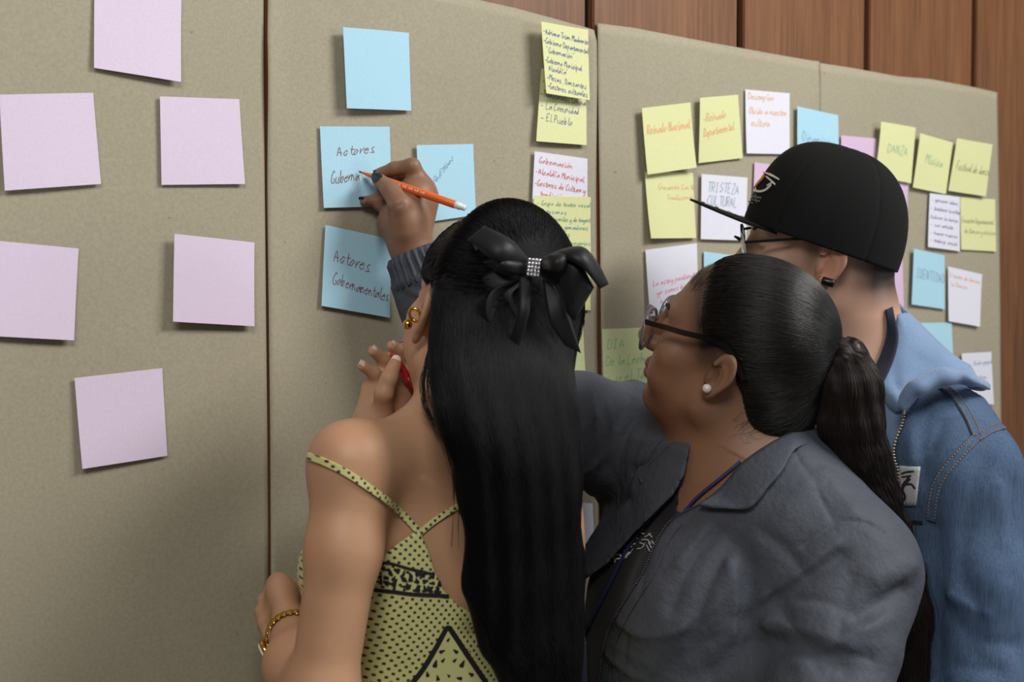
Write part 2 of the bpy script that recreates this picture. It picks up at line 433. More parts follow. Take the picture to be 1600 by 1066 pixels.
note('white', [(1453, 301.9), (1500, 308), (1500, 393), (1450, 386)], 'white note with a six line list, below the Música note', (4, 3, 6, 4),
     [('* generar ideas', .06, .86, .07, -.02, .056), ('* fortalecer la cultura', .05, .70, .07, -.02, .046), ('Valorar la danza', .05, .54, .07, -.02, .054), ('* ser artista', .06, .40, .07, -.02, .058), ('* hacer nuevos', .06, .25, .07, -.02, .056), ('* trabajo social', .06, .11, .07, -.02, .054)], 'violet', pen=0.018)
note('yellow', [(1495.4, 216), (1551, 225.7), (1540.6, 307), (1481.7, 298)], 'yellow note reading Festival de danza, nearest the bare wood', (9, 4, 6, 5),
     [('Festival de danza', .10, .42, .16, -.02, .052)], 'olive', layer=0.004, pen=0.022)
note('yellow', [(1500.7, 308), (1555, 311.6), (1556.6, 393), (1502, 390)], 'yellow note with two pencil lines, right of the white list', (2, 2, 4, 4),
     [('Encuentro Departamental', .03, .52, .10, -.01, .038), ('de Danza y música', .10, .32, .10, -.01, .048)], 'olive', pen=0.016)
note('blue', [(1428, 388.6), (1476, 399), (1476.4, 483.4), (1424.4, 475.8)], 'light blue note reading IDENTIDAD', (7, 2, 6, 4),
     [('IDENTIDAD', .12, .50, .17, -.02, .084)], 'slate', pen=0.020)
note('white', [(1481.6, 416.5), (1534.7, 428.8), (1531.5, 510.5), (1482.4, 502)], 'white note with faint orange lines, right of IDENTIDAD', (4, 3, 6, 7),
     [('El teatro de danzas', .04, .82, .08, -.01, .047), ('la Danza', .08, .66, .08, -.01, .058)], 'orange', pen=0.016)
note('blue', [(1439.3, 504.7), (1487, 504), (1491, 588), (1441, 590)], 'light blue note above the blue hood', (2, 2, 3, 3))
note('white', [(1503, 552.5), (1549, 550), (1553, 632), (1503, 634)], 'white note lowest at the right, behind the denim shoulder', (4, 2, 3, 3),
     [('Unión grupal', .40, .76, .09, .04, .05), ('cultura', .45, .48, .09, .04, .05)], 'slate', pen=0.016)
# ================================================================== distance-field modelling (blended limbs, cloth, hands)
f32 = np.float32
def dot(a, b): return a[..., 0]*b[0]+a[..., 1]*b[1]+a[..., 2]*b[2]
def norm(v): v = np.asarray(v, float); return v/np.linalg.norm(v)
def smin(a, b, k):
    h = np.maximum(k-np.abs(a-b), 0)/k
    return np.minimum(a, b)-h*h*k*0.25
def smax(a, b, k): return -smin(-a, -b, k)
def sphere(p, c, r): return np.sqrt(((p-np.asarray(c, f32))**2).sum(-1))-r
def cone(p, a, b, ra, rb):
    a = np.asarray(a, f32); b = np.asarray(b, f32); ba = b-a
    q = p-a
    h = np.clip(dot(q, ba)/(ba@ba), 0, 1)
    v = q-h[..., None]*ba
    return np.sqrt((v*v).sum(-1))-(ra+(rb-ra)*h).astype(f32)
def flatcone(p, a, b, ra, rb, n, s):
    """tapered limb whose section is squeezed to s (<1) along n"""
    a = np.asarray(a, f32); b = np.asarray(b, f32); ba = b-a
    n = np.asarray(n, float); n = (n-ba*(n@ba)/(ba@ba)); n = (n/np.linalg.norm(n)).astype(f32)
    q = p-a
    h = np.clip(dot(q, ba)/(ba@ba), 0, 1)
    v = q-h[..., None]*ba
    t = dot(v, n)
    l2 = (v*v).sum(-1)-t*t
    return (np.sqrt(l2+(t/s)**2)-(ra+(rb-ra)*h))*np.where(np.abs(t) > 0, (s+1)/2, 1).astype(f32)
def chain(p, pts, rad, k=0.01):
    d = cone(p, pts[0], pts[1], rad[0], rad[1])
    for i in range(1, len(pts)-1):
        d = smin(d, cone(p, pts[i], pts[i+1], rad[i], rad[i+1]), k)
    return d
def ell(p, c, r, M=None):
    """ellipsoid; M rows are its axes"""
    q = p-np.asarray(c, f32)
    if M is not None: q = q@np.asarray(M, f32).T
    r = np.asarray(r, f32)
    k0 = np.sqrt(((q/r)**2).sum(-1)); k1 = np.sqrt(((q/(r*r))**2).sum(-1))
    return k0*(k0-1)/(k1+1e-9)
def frame(fwd, up):
    """rows: right, forward, up"""
    u = norm(up); f = np.asarray(fwd, float); f = norm(f-u*(f@u)); r = np.cross(f, u)
    return np.stack([r, f, u])
def cdir(r, u, f): return norm(RV*r+UP*u+FH*f)

def nets(f, lo, hi, h):
    """surface-nets mesh of f = 0 inside the box, evaluated only in blocks near the surface"""
    lo = np.asarray(lo, float); hi = np.asarray(hi, float)
    Bk = 8
    nb = np.maximum(1, np.ceil((hi-lo)/(h*Bk)).astype(int))
    n = nb*Bk+1
    cx = [lo[i]+h*Bk*(np.arange(nb[i])+0.5) for i in range(3)]
    cc = np.stack(np.meshgrid(*cx, indexing='ij'), -1).reshape(-1, 3).astype(f32)
    dc = f(cc).reshape(nb)
    act = np.abs(dc) < h*Bk*0.87*1.35+0.004
    D = np.ones(n, f32)
    D[:-1, :-1, :-1] = np.repeat(np.repeat(np.repeat(np.sign(dc), Bk, 0), Bk, 1), Bk, 2)
    D[-1] = D[-2]; D[:, -1] = D[:, -2]; D[:, :, -1] = D[:, :, -2]
    am = np.zeros(n, bool)
    am[:-1, :-1, :-1] = np.repeat(np.repeat(np.repeat(act, Bk, 0), Bk, 1), Bk, 2)
    for ax in range(3):
        sl = [slice(None)]*3; sr = [slice(None)]*3
        sl[ax] = slice(1, None); sr[ax] = slice(None, -1)
        am[tuple(sl)] |= am[tuple(sr)].copy()
    ii = np.stack(np.nonzero(am), 1)
    vals = np.empty(len(ii), f32)
    for s in range(0, len(ii), 400000):
        vals[s:s+400000] = f((lo+ii[s:s+400000]*h).astype(f32))
    D[am] = vals
    ins = D < 0
    cnt = np.zeros(n-1, np.uint8)
    for dx in (0, 1):
        for dy in (0, 1):
            for dz in (0, 1):
                cnt += ins[dx:n[0]-1+dx, dy:n[1]-1+dy, dz:n[2]-1+dz]
    mixed = (cnt > 0) & (cnt < 8)
    ci = np.stack(np.nonzero(mixed), 1)
    if len(ci) == 0: return np.zeros((0, 3)), np.zeros((0, 4), int)
    cid = np.full(n-1, -1, np.int32); cid[mixed] = np.arange(len(ci))
    co = np.array([(x, y, z) for x in (0, 1) for y in (0, 1) for z in (0, 1)])
    cv = np.stack([D[ci[:, 0]+c[0], ci[:, 1]+c[1], ci[:, 2]+c[2]] for c in co], 1)
    acc = np.zeros((len(ci), 3)); w = np.zeros(len(ci))
    for i in range(8):
        for j in range(i+1, 8):
            if np.abs(co[i]-co[j]).sum() != 1: continue
            a, b = cv[:, i], cv[:, j]
            m = (a < 0) != (b < 0)
            t = np.where(m, a/np.where(m, a-b, 1), 0)
            acc += np.where(m[:, None], co[i]+t[:, None]*(co[j]-co[i]), 0); w += m
    V = lo+h*(ci+acc/w[:, None])
    Q = []
    for ax in range(3):
        u, v = (ax+1) % 3, (ax+2) % 3
        s0 = [slice(None)]*3; s1 = [slice(None)]*3
        s0[ax] = slice(0, -1); s1[ax] = slice(1, None)
        ch = ins[tuple(s0)] != ins[tuple(s1)]
        e = np.stack(np.nonzero(ch), 1)
        e = e[(e[:, u] > 0) & (e[:, v] > 0) & (e[:, u] < n[u]-1) & (e[:, v] < n[v]-1)]
        flip = ins[e[:, 0], e[:, 1], e[:, 2]]
        c = []
        for du, dv in ((1, 1), (0, 1), (0, 0), (1, 0)):
            k = e.copy(); k[:, u] -= du; k[:, v] -= dv
            c.append(cid[k[:, 0], k[:, 1], k[:, 2]])
        q = np.stack(c, 1)
        q[~flip] = q[~flip][:, ::-1]
        Q.append(q)
    Q = np.vstack(Q)
    Q = Q[(Q >= 0).all(1)]
    return V, Q
def grad(f, p, e=0.0008):
    p = np.asarray(p, f32)
    g = np.stack([f(p+np.array(d, f32)*e)-f(p-np.array(d, f32)*e) for d in ((1, 0, 0), (0, 1, 0), (0, 0, 1))], -1)
    return g/(np.linalg.norm(g, axis=-1, keepdims=True)+1e-9)
def np_mesh(name, V, Q, mat, parent=None, cols=None):
    me = bpy.data.meshes.new(name)
    V = np.asarray(V, f32); Q = np.asarray(Q, np.int32); k = Q.shape[1]
    me.vertices.add(len(V)); me.vertices.foreach_set('co', V.ravel())
    me.loops.add(Q.size); me.loops.foreach_set('vertex_index', Q.ravel())
    me.polygons.add(len(Q)); me.polygons.foreach_set('loop_start', np.arange(len(Q), dtype=np.int32)*k)
    me.polygons.foreach_set('use_smooth', np.ones(len(Q), bool))
    me.update(calc_edges=True); me.validate()
    for m in (mat if isinstance(mat, (list, tuple)) else [mat]): me.materials.append(m)
    if cols:
        for nm, arr in cols.items():
            at = me.attributes.new(nm, 'FLOAT', 'POINT'); at.data.foreach_set('value', np.asarray(arr, f32))
    o = bpy.data.objects.new(name, me)
    col.objects.link(o)
    if parent is not None: keep(o, parent)
    return o
def sdf_obj(name, pieces, mat, parent=None, cols=None, project=True):
    """pieces: (f, lo, hi, h); neighbouring pieces overlap and share one surface"""
    Vs, Qs, n0 = [], [], 0
    for f, lo, hi, h in pieces:
        V, Q = nets(f, lo, hi, h)
        if project and len(V):
            raw = getattr(f, 'raw', f)
            d = raw(V.astype(f32))
            if raw is not f:                       # drop the cut faces that lie inside the neighbour piece
                Q = Q[(np.abs(d) < h*0.75)[Q].all(1)]
                use = np.zeros(len(V), bool); use[Q.ravel()] = True
                ren = np.cumsum(use)-1; V = V[use]; d = d[use]; Q = ren[Q]
            V = V-grad(raw, V, h*0.5)*np.clip(d, -h, h)[:, None]
        Vs.append(V); Qs.append(Q+n0); n0 += len(V)
    V = np.vstack(Vs); Q = np.vstack(Qs)
    return np_mesh(name, V, Q, mat, parent, {k: c(V.astype(f32)) for k, c in (cols or {}).items()})
def clip_box(f, lo, hi):
    """the solid f cut to a box (its cut faces stay hidden inside the neighbour piece)"""
    c = (np.asarray(lo)+np.asarray(hi))/2; hs = (np.asarray(hi)-np.asarray(lo))/2
    def g(p):
        q = np.abs(p-c.astype(f32))-hs.astype(f32)
        return np.maximum(f(p), q.max(-1))
    g.raw = getattr(f, 'raw', f)
    return g
def hit(f, px, py, z0=0.9, z1=2.4, off=0.0):
    """where the line of sight through a pixel first meets the solid f"""
    z = z0
    for _ in range(200):
        p = P(px, py, z)
        d = float(f(p[None].astype(f32))[0])-off
        if d < 0.0003: return p
        z += max(d*0.7, 0.0004)
        if z > z1: return None
    return p
def path_hit(f, pts, off=0.001, n=6, z0=0.9):
    """a smooth line given by pixels, laid on the surface of f"""
    out = []
    for q in cr(pts, n):
        h_ = hit(f, q[0], q[1], z0=z0)
        if h_ is not None: out.append(h_)
    if len(out) < 2: print('NOHIT', list(pts)[:2]); return np.zeros((0, 3)), np.zeros((0, 3))
    out = np.array(out)
    g = grad(f, out)
    return out+g*off, g
def ribbon(name, pts, nrm, width, thick, mat, parent=None, taper=None):
    """a flat band along pts lying on a surface with normals nrm"""
    pts = np.asarray(pts, float); nrm = np.asarray(nrm, float)
    if len(pts) < 2: return None
    t = np.gradient(pts, axis=0); t /= np.linalg.norm(t, axis=1, keepdims=True)+1e-12
    s = np.cross(t, nrm); s /= np.linalg.norm(s, axis=1, keepdims=True)+1e-12
    w = np.full(len(pts), width/2) if taper is None else width/2*np.asarray(taper)
    sec = [(-1, 0), (-0.9, 1), (0.9, 1), (1, 0), (0.9, -1), (-0.9, -1)]
    V, F = [], []
    for i in range(len(pts)):
        for a, b in sec: V.append(pts[i]+s[i]*a*w[i]+nrm[i]*b*thick/2)
    m = len(sec)
    for i in range(len(pts)-1):
        for k in range(m): F.append((i*m+k, i*m+(k+1) % m, (i+1)*m+(k+1) % m, (i+1)*m+k))
    F.append(tuple(range(m))[::-1]); F.append(tuple((len(pts)-1)*m+k for k in range(m)))
    o = mesh_obj(name, V, F, mat, None, smooth=False)
    if parent is not None: keep(o, parent)
    return o
def tube_geo(pts, rad, m=10):
    pts = np.asarray(pts, float); n = len(pts)
    rad = np.full(n, rad) if np.isscalar(rad) else np.asarray(rad)
    t = np.gradient(pts, axis=0); t /= np.linalg.norm(t, axis=1, keepdims=True)+1e-12
    a = np.cross(t[0], UP); a = a/np.linalg.norm(a) if np.linalg.norm(a) > 1e-3 else np.array([1., 0, 0])
    V, F = [], []
    for i in range(n):
        a = a-t[i]*(a@t[i]); a /= np.linalg.norm(a); b = np.cross(t[i], a)
        for k in range(m):
            an = 2*math.pi*k/m; V.append(pts[i]+rad[i]*(a*math.cos(an)+b*math.sin(an)))
    for i in range(n-1):
        for k in range(m): F.append((i*m+k, i*m+(k+1) % m, (i+1)*m+(k+1) % m, (i+1)*m+k))
    F.append(tuple(range(m))[::-1]); F.append(tuple((n-1)*m+k for k in range(m)))
    return V, F
def tube(name, pts, rad, mat, parent=None, m=10, closed=False):
    V, F = tube_geo(pts, rad, m)
    o = mesh_obj(name, V, F, mat)
    if parent is not None: keep(o, parent)
    return o
def merge_geo(gs):
    V, F = [], []
    for v, f in gs:
        n0 = len(V); V += list(v); F += [tuple(k+n0 for k in q) for q in f]
    return V, F
def ico(c, r, M=None, seg=16, ring=10):
    V, F = [], []
    r = np.broadcast_to(np.asarray(r, float), (3,))
    for i in range(ring+1):
        th = math.pi*i/ring
        for j in range(seg):
            ph = 2*math.pi*j/seg
            v = np.array([math.sin(th)*math.cos(ph), math.sin(th)*math.sin(ph), math.cos(th)])*r
            if M is not None: v = v@np.asarray(M)
            V.append(np.asarray(c)+v)
    for i in range(ring):
        for j in range(seg): F.append((i*seg+j, (i+1)*seg+j, (i+1)*seg+(j+1) % seg, i*seg+(j+1) % seg))
    return V, F
def solid(name, geo, mat, parent=None, smooth=True):
    o = mesh_obj(name, geo[0], geo[1], mat, None, smooth)
    if parent is not None: keep(o, parent)
    return o

# ------------------------------------------------------------------ skin, hair, cloth materials
def skin_mat(name, c, dark, lip=None, spots=0.0, rough=0.5):
    t = NT(name)
    v = t.coords()
    n = t.noise(v, 18, 3); n2 = t.noise(v, 420, 2)
    k = t.ramp(n, [(0.3, tuple(x*0.93 for x in c[:3])+(1,)), (0.7, tuple(min(1, x*1.05) for x in c[:3])+(1,))])
    def att(nm):
        a = t.add('ShaderNodeAttribute'); a.attribute_name = nm; return a.outputs['Fac']
    k = t.mix(att('flush'), k, dark)
    if lip is not None: k = t.mix(att('lip'), k, lip)
    k = t.mix(att('stubble'), k, srgb(58, 44, 38))
    t.color(k)
    t.b.inputs['Roughness'].default_value = rough
    t.b.inputs['Subsurface Weight'].default_value = 0.12
    t.b.inputs['Subsurface Radius'].default_value = (0.006, 0.003, 0.0015)
    t.b.inputs['Specular IOR Level'].default_value = 0.4
    t.bump(n2, 0.08, 0.0004)
    return t.m
def hair_mat(name, c, rough=0.32, spec=0.6):
    t = NT(name)
    t.color(c)
    t.b.inputs['Roughness'].default_value = rough
    t.b.inputs['Specular IOR Level'].default_value = spec
    return t.m
def cloth_mat(name, c1, c2, weave=900, rough=0.8, big=14, sheen=0.1, bump=0.12):
    t = NT(name)
    v = t.coords()
    n = t.noise(v, big, 3); w = t.noise(v, weave, 2)
    k = t.ramp(n, [(0.3, c1), (0.7, c2)])
    k = t.mix(0.22, k, t.ramp(w, [(0.3, tuple(x*0.6 for x in c1[:3])+(1,)), (0.7, tuple(min(1, x*1.5) for x in c2[:3])+(1,))]))
    t.color(k)
    t.b.inputs['Roughness'].default_value = rough
    t.b.inputs['Sheen Weight'].default_value = sheen
    t.b.inputs['Specular IOR Level'].default_value = 0.3
    t.bump(w, bump, 0.0005)
    return t.m

# ------------------------------------------------------------------ a head in its own frame (x right, y face, z up)
def ear(q, side):
    """q in head frame; side -1 left, +1 right"""
    x = q[..., 0]*side; y = q[..., 1]; z = q[..., 2]
    # ear plane flares outward to the back and leans back at the top
    y0 = y+0.008+(z+0.022)*0.22
    fl = 0.40                                   # stands out from the head at the back
    ex = x-0.0755+fl*y0
    ey = y0; ez = z+0.022
    wy = np.where(ez > 0, 0.0175, 0.0175+ez*0.20)
    r = np.sqrt((ey/wy)**2+(ez/0.030)**2)
    dr = (r-0.86)*0.019
    rim = np.sqrt(dr*dr+(ex-0.004)**2)-0.0042
    # rim only behind/top (open toward the cheek at mid height)
    rim = np.where((ey > 0.006) & (ez < 0.010) & (ez > -0.018), rim+0.006, rim)
    pl = np.stack([ex+0.001, ey, ez], -1)
    plate = ell(pl, (0, 0, 0), (0.0042, 0.0165, 0.029))
    anti = np.sqrt(((np.sqrt(((ey-0.002)/0.0105)**2+((ez+0.003)/0.019)**2)-0.9)*0.0115)**2+(ex-0.003)**2)-0.0034
    anti = np.where(ey > 0.004, anti+0.01, anti)
    d = smin(smin(plate, rim, 0.005), anti, 0.004)
    hol = ell(pl, (0.0075, 0.0035, -0.006), (0.0075, 0.0080, 0.0115))
    d = smax(d, -hol, 0.003)
    lobe = ell(pl, (0.002, 0.001, -0.0275), (0.0048, 0.0085, 0.0085))
    d = smin(d, lobe, 0.006)
    trag = ell(pl, (0.0015, 0.0125, -0.009), (0.0045, 0.004, 0.007))
    d = smin(d, trag, 0.004)
    root = ell(pl, (-0.008, 0.004, -0.002), (0.009, 0.011, 0.022))
    return smin(d, root, 0.006)
def head_sdf(q, male=False, full=0.0, low=0.0, es=1.0):
    ax = np.abs(q[..., 0]); m = np.stack([ax, q[..., 1], q[..., 2]], -1)
    d = ell(q, (0, -0.012, 0.020), (0.073, 0.093-low*.2, 0.088-low))
    d = smin(d, ell(q, (0, 0.028, -0.040), (0.056+full*0.006, 0.058, 0.074)), 0.03)
    jw = 0.053 if male else 0.048
    d = smin(d, cone(m, (jw+full*0.004, 0.004, -0.068), (0.016, 0.062, -0.098), 0.020+full*0.006, 0.015+full*0.004), 0.022)
    d = smin(d, ell(q, (0, 0.070, -0.100), (0.019, 0.016, 0.014)), 0.018)
    d = smin(d, cone(m, (0.006, 0.078, 0.010), (0.036, 0.066, 0.012), 0.010, 0.010), 0.016)
    d = smin(d, ell(m, (0.041+full*0.004, 0.056, -0.030), (0.019+full*0.008, 0.019, 0.017+full*0.004)), 0.02)
    d = smin(d, ell(m, (0.036, 0.056, -0.060), (0.020+full*0.006, 0.024, 0.024)), 0.02)
    d = smax(d, -ell(m, (0.031, 0.094, -0.004), (0.017, 0.014, 0.010)), 0.014)
    d = smin(d, ell(m, (0.031, 0.0700, -0.005), (0.0150, 0.0125, 0.0095)), 0.004)
    d = smin(d, cone(q, (0, 0.081, 0.002), (0, 0.105, -0.038), 0.0075, 0.0105), 0.010)
    d = smin(d, ell(m, (0.012, 0.093, -0.042), (0.0075, 0.010, 0.0075)), 0.008)
    d = smax(d, -ell(m, (0.0065, 0.098, -0.0515), (0.0035, 0.006, 0.004)), 0.003)
    d = smin(d, ell(q, (0, 0.086, -0.0660), (0.022, 0.0105, 0.0058)), 0.007)
    d = smin(d, ell(q, (0, 0.085, -0.0770), (0.020, 0.0105, 0.0070)), 0.007)
    d = smax(d, -ell(q, (0, 0.099, -0.0712), (0.023, 0.008, 0.0011)), 0.003)
    near = (np.abs(ax-0.08) < 0.05) & (np.abs(q[..., 1]) < 0.07) & (np.abs(q[..., 2]+0.02) < 0.08)
    if near.any():
        qn = q[near]
        ec = np.array([.072, -.006, -.018], f32); sg = np.where(qn[..., :1] < 0, -1, 1).astype(f32); qe = qn.copy(); qe[..., :1] *= sg
        qe = ec+(qe-ec)/f32(es)
        e = ear(qe, 1)*f32(es)
        dn = d[near]; d = d.copy(); d[near] = smin(dn, e, 0.005)
    return d
def lips(q):
    return np.clip(1.3-np.minimum(ell(q, (0, 0.090, -0.0660), (0.024, 0.012, 0.0062)), ell(q, (0, 0.089, -0.0770), (0.022, 0.012, 0.0072)))/0.0015, 0, 1)*(q[..., 1] > 0.07)
class Pose:
    """rigid head placement: centre, frame rows, scale"""
    def __init__(self, c, M, s): self.c = np.asarray(c); self.M = M; self.s = s
    def loc(self, p): return ((p-self.c.astype(f32))@self.M.T.astype(f32))/f32(self.s)
    def w(self, x, y, z): return self.c+self.s*(np.array([x, y, z])@self.M)
# ================================================================== helpers shared by the three people
def poly_sd(p, poly):
    """signed distance (m) to the prism through a pixel outline; negative inside"""
    q = p-CAM.astype(f32)
    z = dot(q, FV.astype(f32)); x = dot(q, RV.astype(f32))/z*FPX+800; y = -dot(q, UV.astype(f32))/z*FPX+533
    pl = np.asarray(poly, f32); n = len(pl)
    d = np.full(x.shape, 1e9, f32); ins = np.zeros(x.shape, bool)
    for i in range(n):
        a, b = pl[i], pl[(i+1) % n]
        e = b-a
        wx, wy = x-a[0], y-a[1]
        t = np.clip((wx*e[0]+wy*e[1])/(e@e), 0, 1)
        d = np.minimum(d, (wx-e[0]*t)**2+(wy-e[1]*t)**2)
        c = ((a[1] <= y) & (b[1] > y)) | ((b[1] <= y) & (a[1] > y))
        if e[1] != 0: ins ^= c & (x < a[0]+(y-a[1])/e[1]*e[0])
    return np.where(ins, -1, 1)*np.sqrt(d)*z/FPX
def box_of(pts, pad):
    a = np.array(pts); return a.min(0)-pad, a.max(0)+pad
def minus_boxes(f, boxes, sh=0.005):
    def g(p):
        d = f(p)
        for lo, hi in boxes:
            c = ((lo+hi)/2).astype(f32); hs = ((hi-lo)/2-sh).astype(f32)
            d = np.maximum(d, -(np.abs(p-c)-hs).max(-1))
        return d
    g.raw = f
    return g
def masked(p, c, r, fn):
    """fn near c, a safe bound farther off"""
    q = p-np.asarray(c, f32); l = np.sqrt((q*q).sum(-1))
    d = l-f32(r*0.8)
    m = l < r
    if m.any(): d[m] = fn(p[m])
    return d
def crease(p, d, folds):
    """dents (depth > 0) and ridges (depth < 0) along polylines given by (px, py, z) points"""
    for pts, wdt, dep in folds:
        c = [P(*q) for q in pts]
        for a, b in zip(c[:-1], c[1:]):
            m = (np.abs(p-((a+b)/2).astype(f32)).max(-1) < np.linalg.norm(b-a)/2+wdt*2.5)
            if m.any():
                e = cone(p[m], a, b, 0, 0)
                d[m] = d[m]+f32(dep)*np.exp(-(e/f32(wdt))**2)
    return d
def strands(name, paths, mat, parent, r0=0.0004, r1=0.00015):
    hc = bpy.data.hair_curves.new(name)
    n, k = paths.shape[:2]
    hc.add_curves([k]*n)
    hc.attributes['position'].data.foreach_set('vector', paths.astype(f32).ravel())
    ra = hc.attributes.get('radius') or hc.attributes.new('radius', 'FLOAT', 'POINT')
    ra.data.foreach_set('value', np.tile(np.linspace(r0, r1, k), n).astype(f32))
    hc.materials.append(mat)
    o = bpy.data.objects.new(name, hc); col.objects.link(o)
    keep(o, parent); o['kind'] = 'stuff'
    return o
def to_surface(f, X, off, it=6):
    s = X.shape[:-1]; p = X.reshape(-1, 3).astype(f32)
    off = np.broadcast_to(np.asarray(off, f32), s).reshape(-1)
    for _ in range(it):
        g = grad(f, p, 0.0015); p = (p-g*np.clip(f(p)-off, -0.02, 0.02)[:, None]*0.9).astype(f32)
    return p.reshape(s+(3,))
def arc_paths(c, a, b, tt):
    """great-circle-like paths round c from each a to each b"""
    ua, ub = a-c, b-c
    la, lb = np.linalg.norm(ua, axis=-1, keepdims=True), np.linalg.norm(ub, axis=-1, keepdims=True)
    ua, ub = ua/la, ub/lb
    om = np.arccos(np.clip((ua*ub).sum(-1, keepdims=True), -.985, .9999))
    t = tt[None, :, None]; om = om[:, None]
    d = (np.sin((1-t)*om)*ua[:, None]+np.sin(t*om)*ub[:, None])/np.sin(om)
    return c+d*(la[:, None]*(1-t)+lb[:, None]*t)
def relax(X, it=4):
    for _ in range(it): X[:, 1:-1] = .25*X[:, :-2]+.5*X[:, 1:-1]+.25*X[:, 2:]
    return X
def smooth_ones(X, lim=.45):
    d = np.diff(X, axis=1); d = d/(np.linalg.norm(d, axis=-1, keepdims=True)+1e-9)
    return ((d[:, 1:]*d[:, :-1]).sum(-1).min(1) > lim)
def strip(name, A, B, mat, parent, th=0.0008, nu=24, nv=6, bulge=0.0, join=None):
    """ribbon between two edges given by (px, py, z) points"""
    a = np.array([P(*q) for q in cr(A, 8)]); b = np.array([P(*q) for q in cr(B, 8)])
    rs = lambda c: np.stack([np.interp(np.linspace(0, 1, nu), np.linspace(0, 1, len(c)), c[:, i]) for i in range(3)], 1)
    a, b = rs(a), rs(b)
    V = np.array([a*(1-v)+b*v+(-FV)*bulge*math.sin(math.pi*v)*np.sin(np.linspace(0.15, math.pi-0.1, nu))[:, None] for v in np.linspace(0, 1, nv)])
    du = np.gradient(V, axis=1); dv = np.gradient(V, axis=0)
    n = np.cross(du, dv); n /= np.linalg.norm(n, axis=-1, keepdims=True)+1e-12
    S = np.concatenate([(V+n*th/2).reshape(-1, 3), (V-n*th/2).reshape(-1, 3)])
    F = []; m = nu*nv; ix = lambda i, j: j*nu+i
    for j in range(nv-1):
        for i in range(nu-1):
            q = (ix(i, j), ix(i+1, j), ix(i+1, j+1), ix(i, j+1)); F += [q, tuple(k+m for k in q[::-1])]
    ring = [ix(i, 0) for i in range(nu-1)]+[ix(nu-1, j) for j in range(nv-1)]+[ix(nu-1-i, nv-1) for i in range(nu-1)]+[ix(0, nv-1-j) for j in range(nv-1)]
    for x, y in zip(ring, ring[1:]+ring[:1]): F.append((y, x, x+m, y+m))
    return (list(S), F) if name is None else solid(name, (S, F), mat, parent)
GOLD = simple('gold', srgb(214, 172, 84), 0.22, metal=1.0)
SILVER = simple('silver', srgb(215, 215, 220), 0.25, metal=1.0)
NAIL_BLACK = simple('black_nail_polish', srgb(14, 14, 19), 0.3, coat=0.15)
NAIL_PALE = simple('pale_nail_polish', srgb(236, 214, 208), 0.2, coat=0.5)
def nail(tip, base, face, w, l, mat, parent, name='fingernail'):
    """a thin curved plate on the back of a fingertip"""
    t = norm(np.asarray(tip)-base); n = norm(np.asarray(face)-t*(np.asarray(face)@t)); s = np.cross(t, n)
    V, F = [], []
    nu, nv = 8, 7
    for j in range(nv):
        for i in range(nu):
            a = (i/(nu-1)*2-1); b = (j/(nv-1)*2-1)
            ww = w*(1-0.35*max(0, abs(b)-0.4)**1.5*2)
            V.append(np.asarray(tip)+t*b*l+s*a*ww+n*(-0.45*w*a*a)+n*0.0)
    for j in range(nv-1):
        for i in range(nu-1): F.append((j*nu+i, j*nu+i+1, (j+1)*nu+i+1, (j+1)*nu+i))
    m = len(V); V += [v-n*0.0012 for v in V]; F += [tuple(k+m for k in q[::-1]) for q in F]
    return solid(name, (V, F), mat, parent)

# ================================================================== the woman in the green and black dress
g1 = empty('person', P(720, 600, 1.38)*np.array([1, 1, 0]))
tag(g1, 'woman seen from behind in a green patterned strappy dress, black bow in long hair', 'person')
HF = cdir(-0.53, -0.02, 0.85)
H1 = Pose(P(757, 480, 1.385), frame(HF, cdir(0.22, 0.96, -0.06)), 0.95)
TR, TF = cdir(0.80, 0, 0.60), cdir(-0.60, 0, 0.80)
T1 = np.stack([TR, TF, UP])
g1_LS, g1_LE, g1_LW = P(549, 727, 1.262), P(502, 1090, 1.235), P(455, 985, 1.385)
g1_RS, g1_RE, g1_RW = P(845, 745, 1.49), P(735, 850, 1.60), P(583, 668, 1.455)
z1 = 1.455
g1_fing = [   # right hand, chains from knuckle to tip
    ([(590, 622, z1+.01), (592, 600, z1+.012), (585, 584, z1+.006), (567, 572, z1-.004)], [.0085, .0080, .0072, .0062]),
    ([(601, 612, z1+.022), (602, 584, z1+.030), (599, 563, z1+.022), (584, 549, z1+.010)], [.0088, .0082, .0074, .0064]),
    ([(614, 612, z1+.030), (622, 578, z1+.040), (625, 556, z1+.034), (613, 541, z1+.022)], [.0086, .0080, .0074, .0064]),
    ([(628, 614, z1+.034), (638, 580, z1+.044), (642, 556, z1+.040), (630, 544, z1+.028)], [.0078, .0072, .0066, .0058]),
    ([(598, 640, z1-.010), (600, 615, z1-.022), (608, 592, z1-.022), (617, 569, z1-.014)], [.0120, .0105, .0092, .0074]),
]
g1_lhand = P(445, 945, 1.415)
def g1_lh(p):
    d = flatcone(p, P(455, 985, 1.385), P(443, 936, 1.425), .022, .030, cdir(0.9, 0, -0.3), 0.62)
    for (a, b, c, r) in ((P(445, 922, 1.440), P(425, 926, 1.462), P(422, 950, 1.452), .0095), (P(437, 930, 1.430), P(417, 940, 1.446), P(417, 966, 1.438), .0098),
                         (P(433, 944, 1.420), P(413, 957, 1.432), P(415, 980, 1.424), .0095), (P(433, 958, 1.410), P(416, 972, 1.418), P(420, 992, 1.412), .0085)):
        d = smin(d, smin(cone(p, a, b, r*1.1, r), cone(p, b, c, r, r*.85), .004), .007)
    d = smin(d, chain(p, [P(459, 948, 1.43), P(457, 926, 1.455), P(443, 920, 1.47)], [.012, .0105, .008]), .01)
    return d
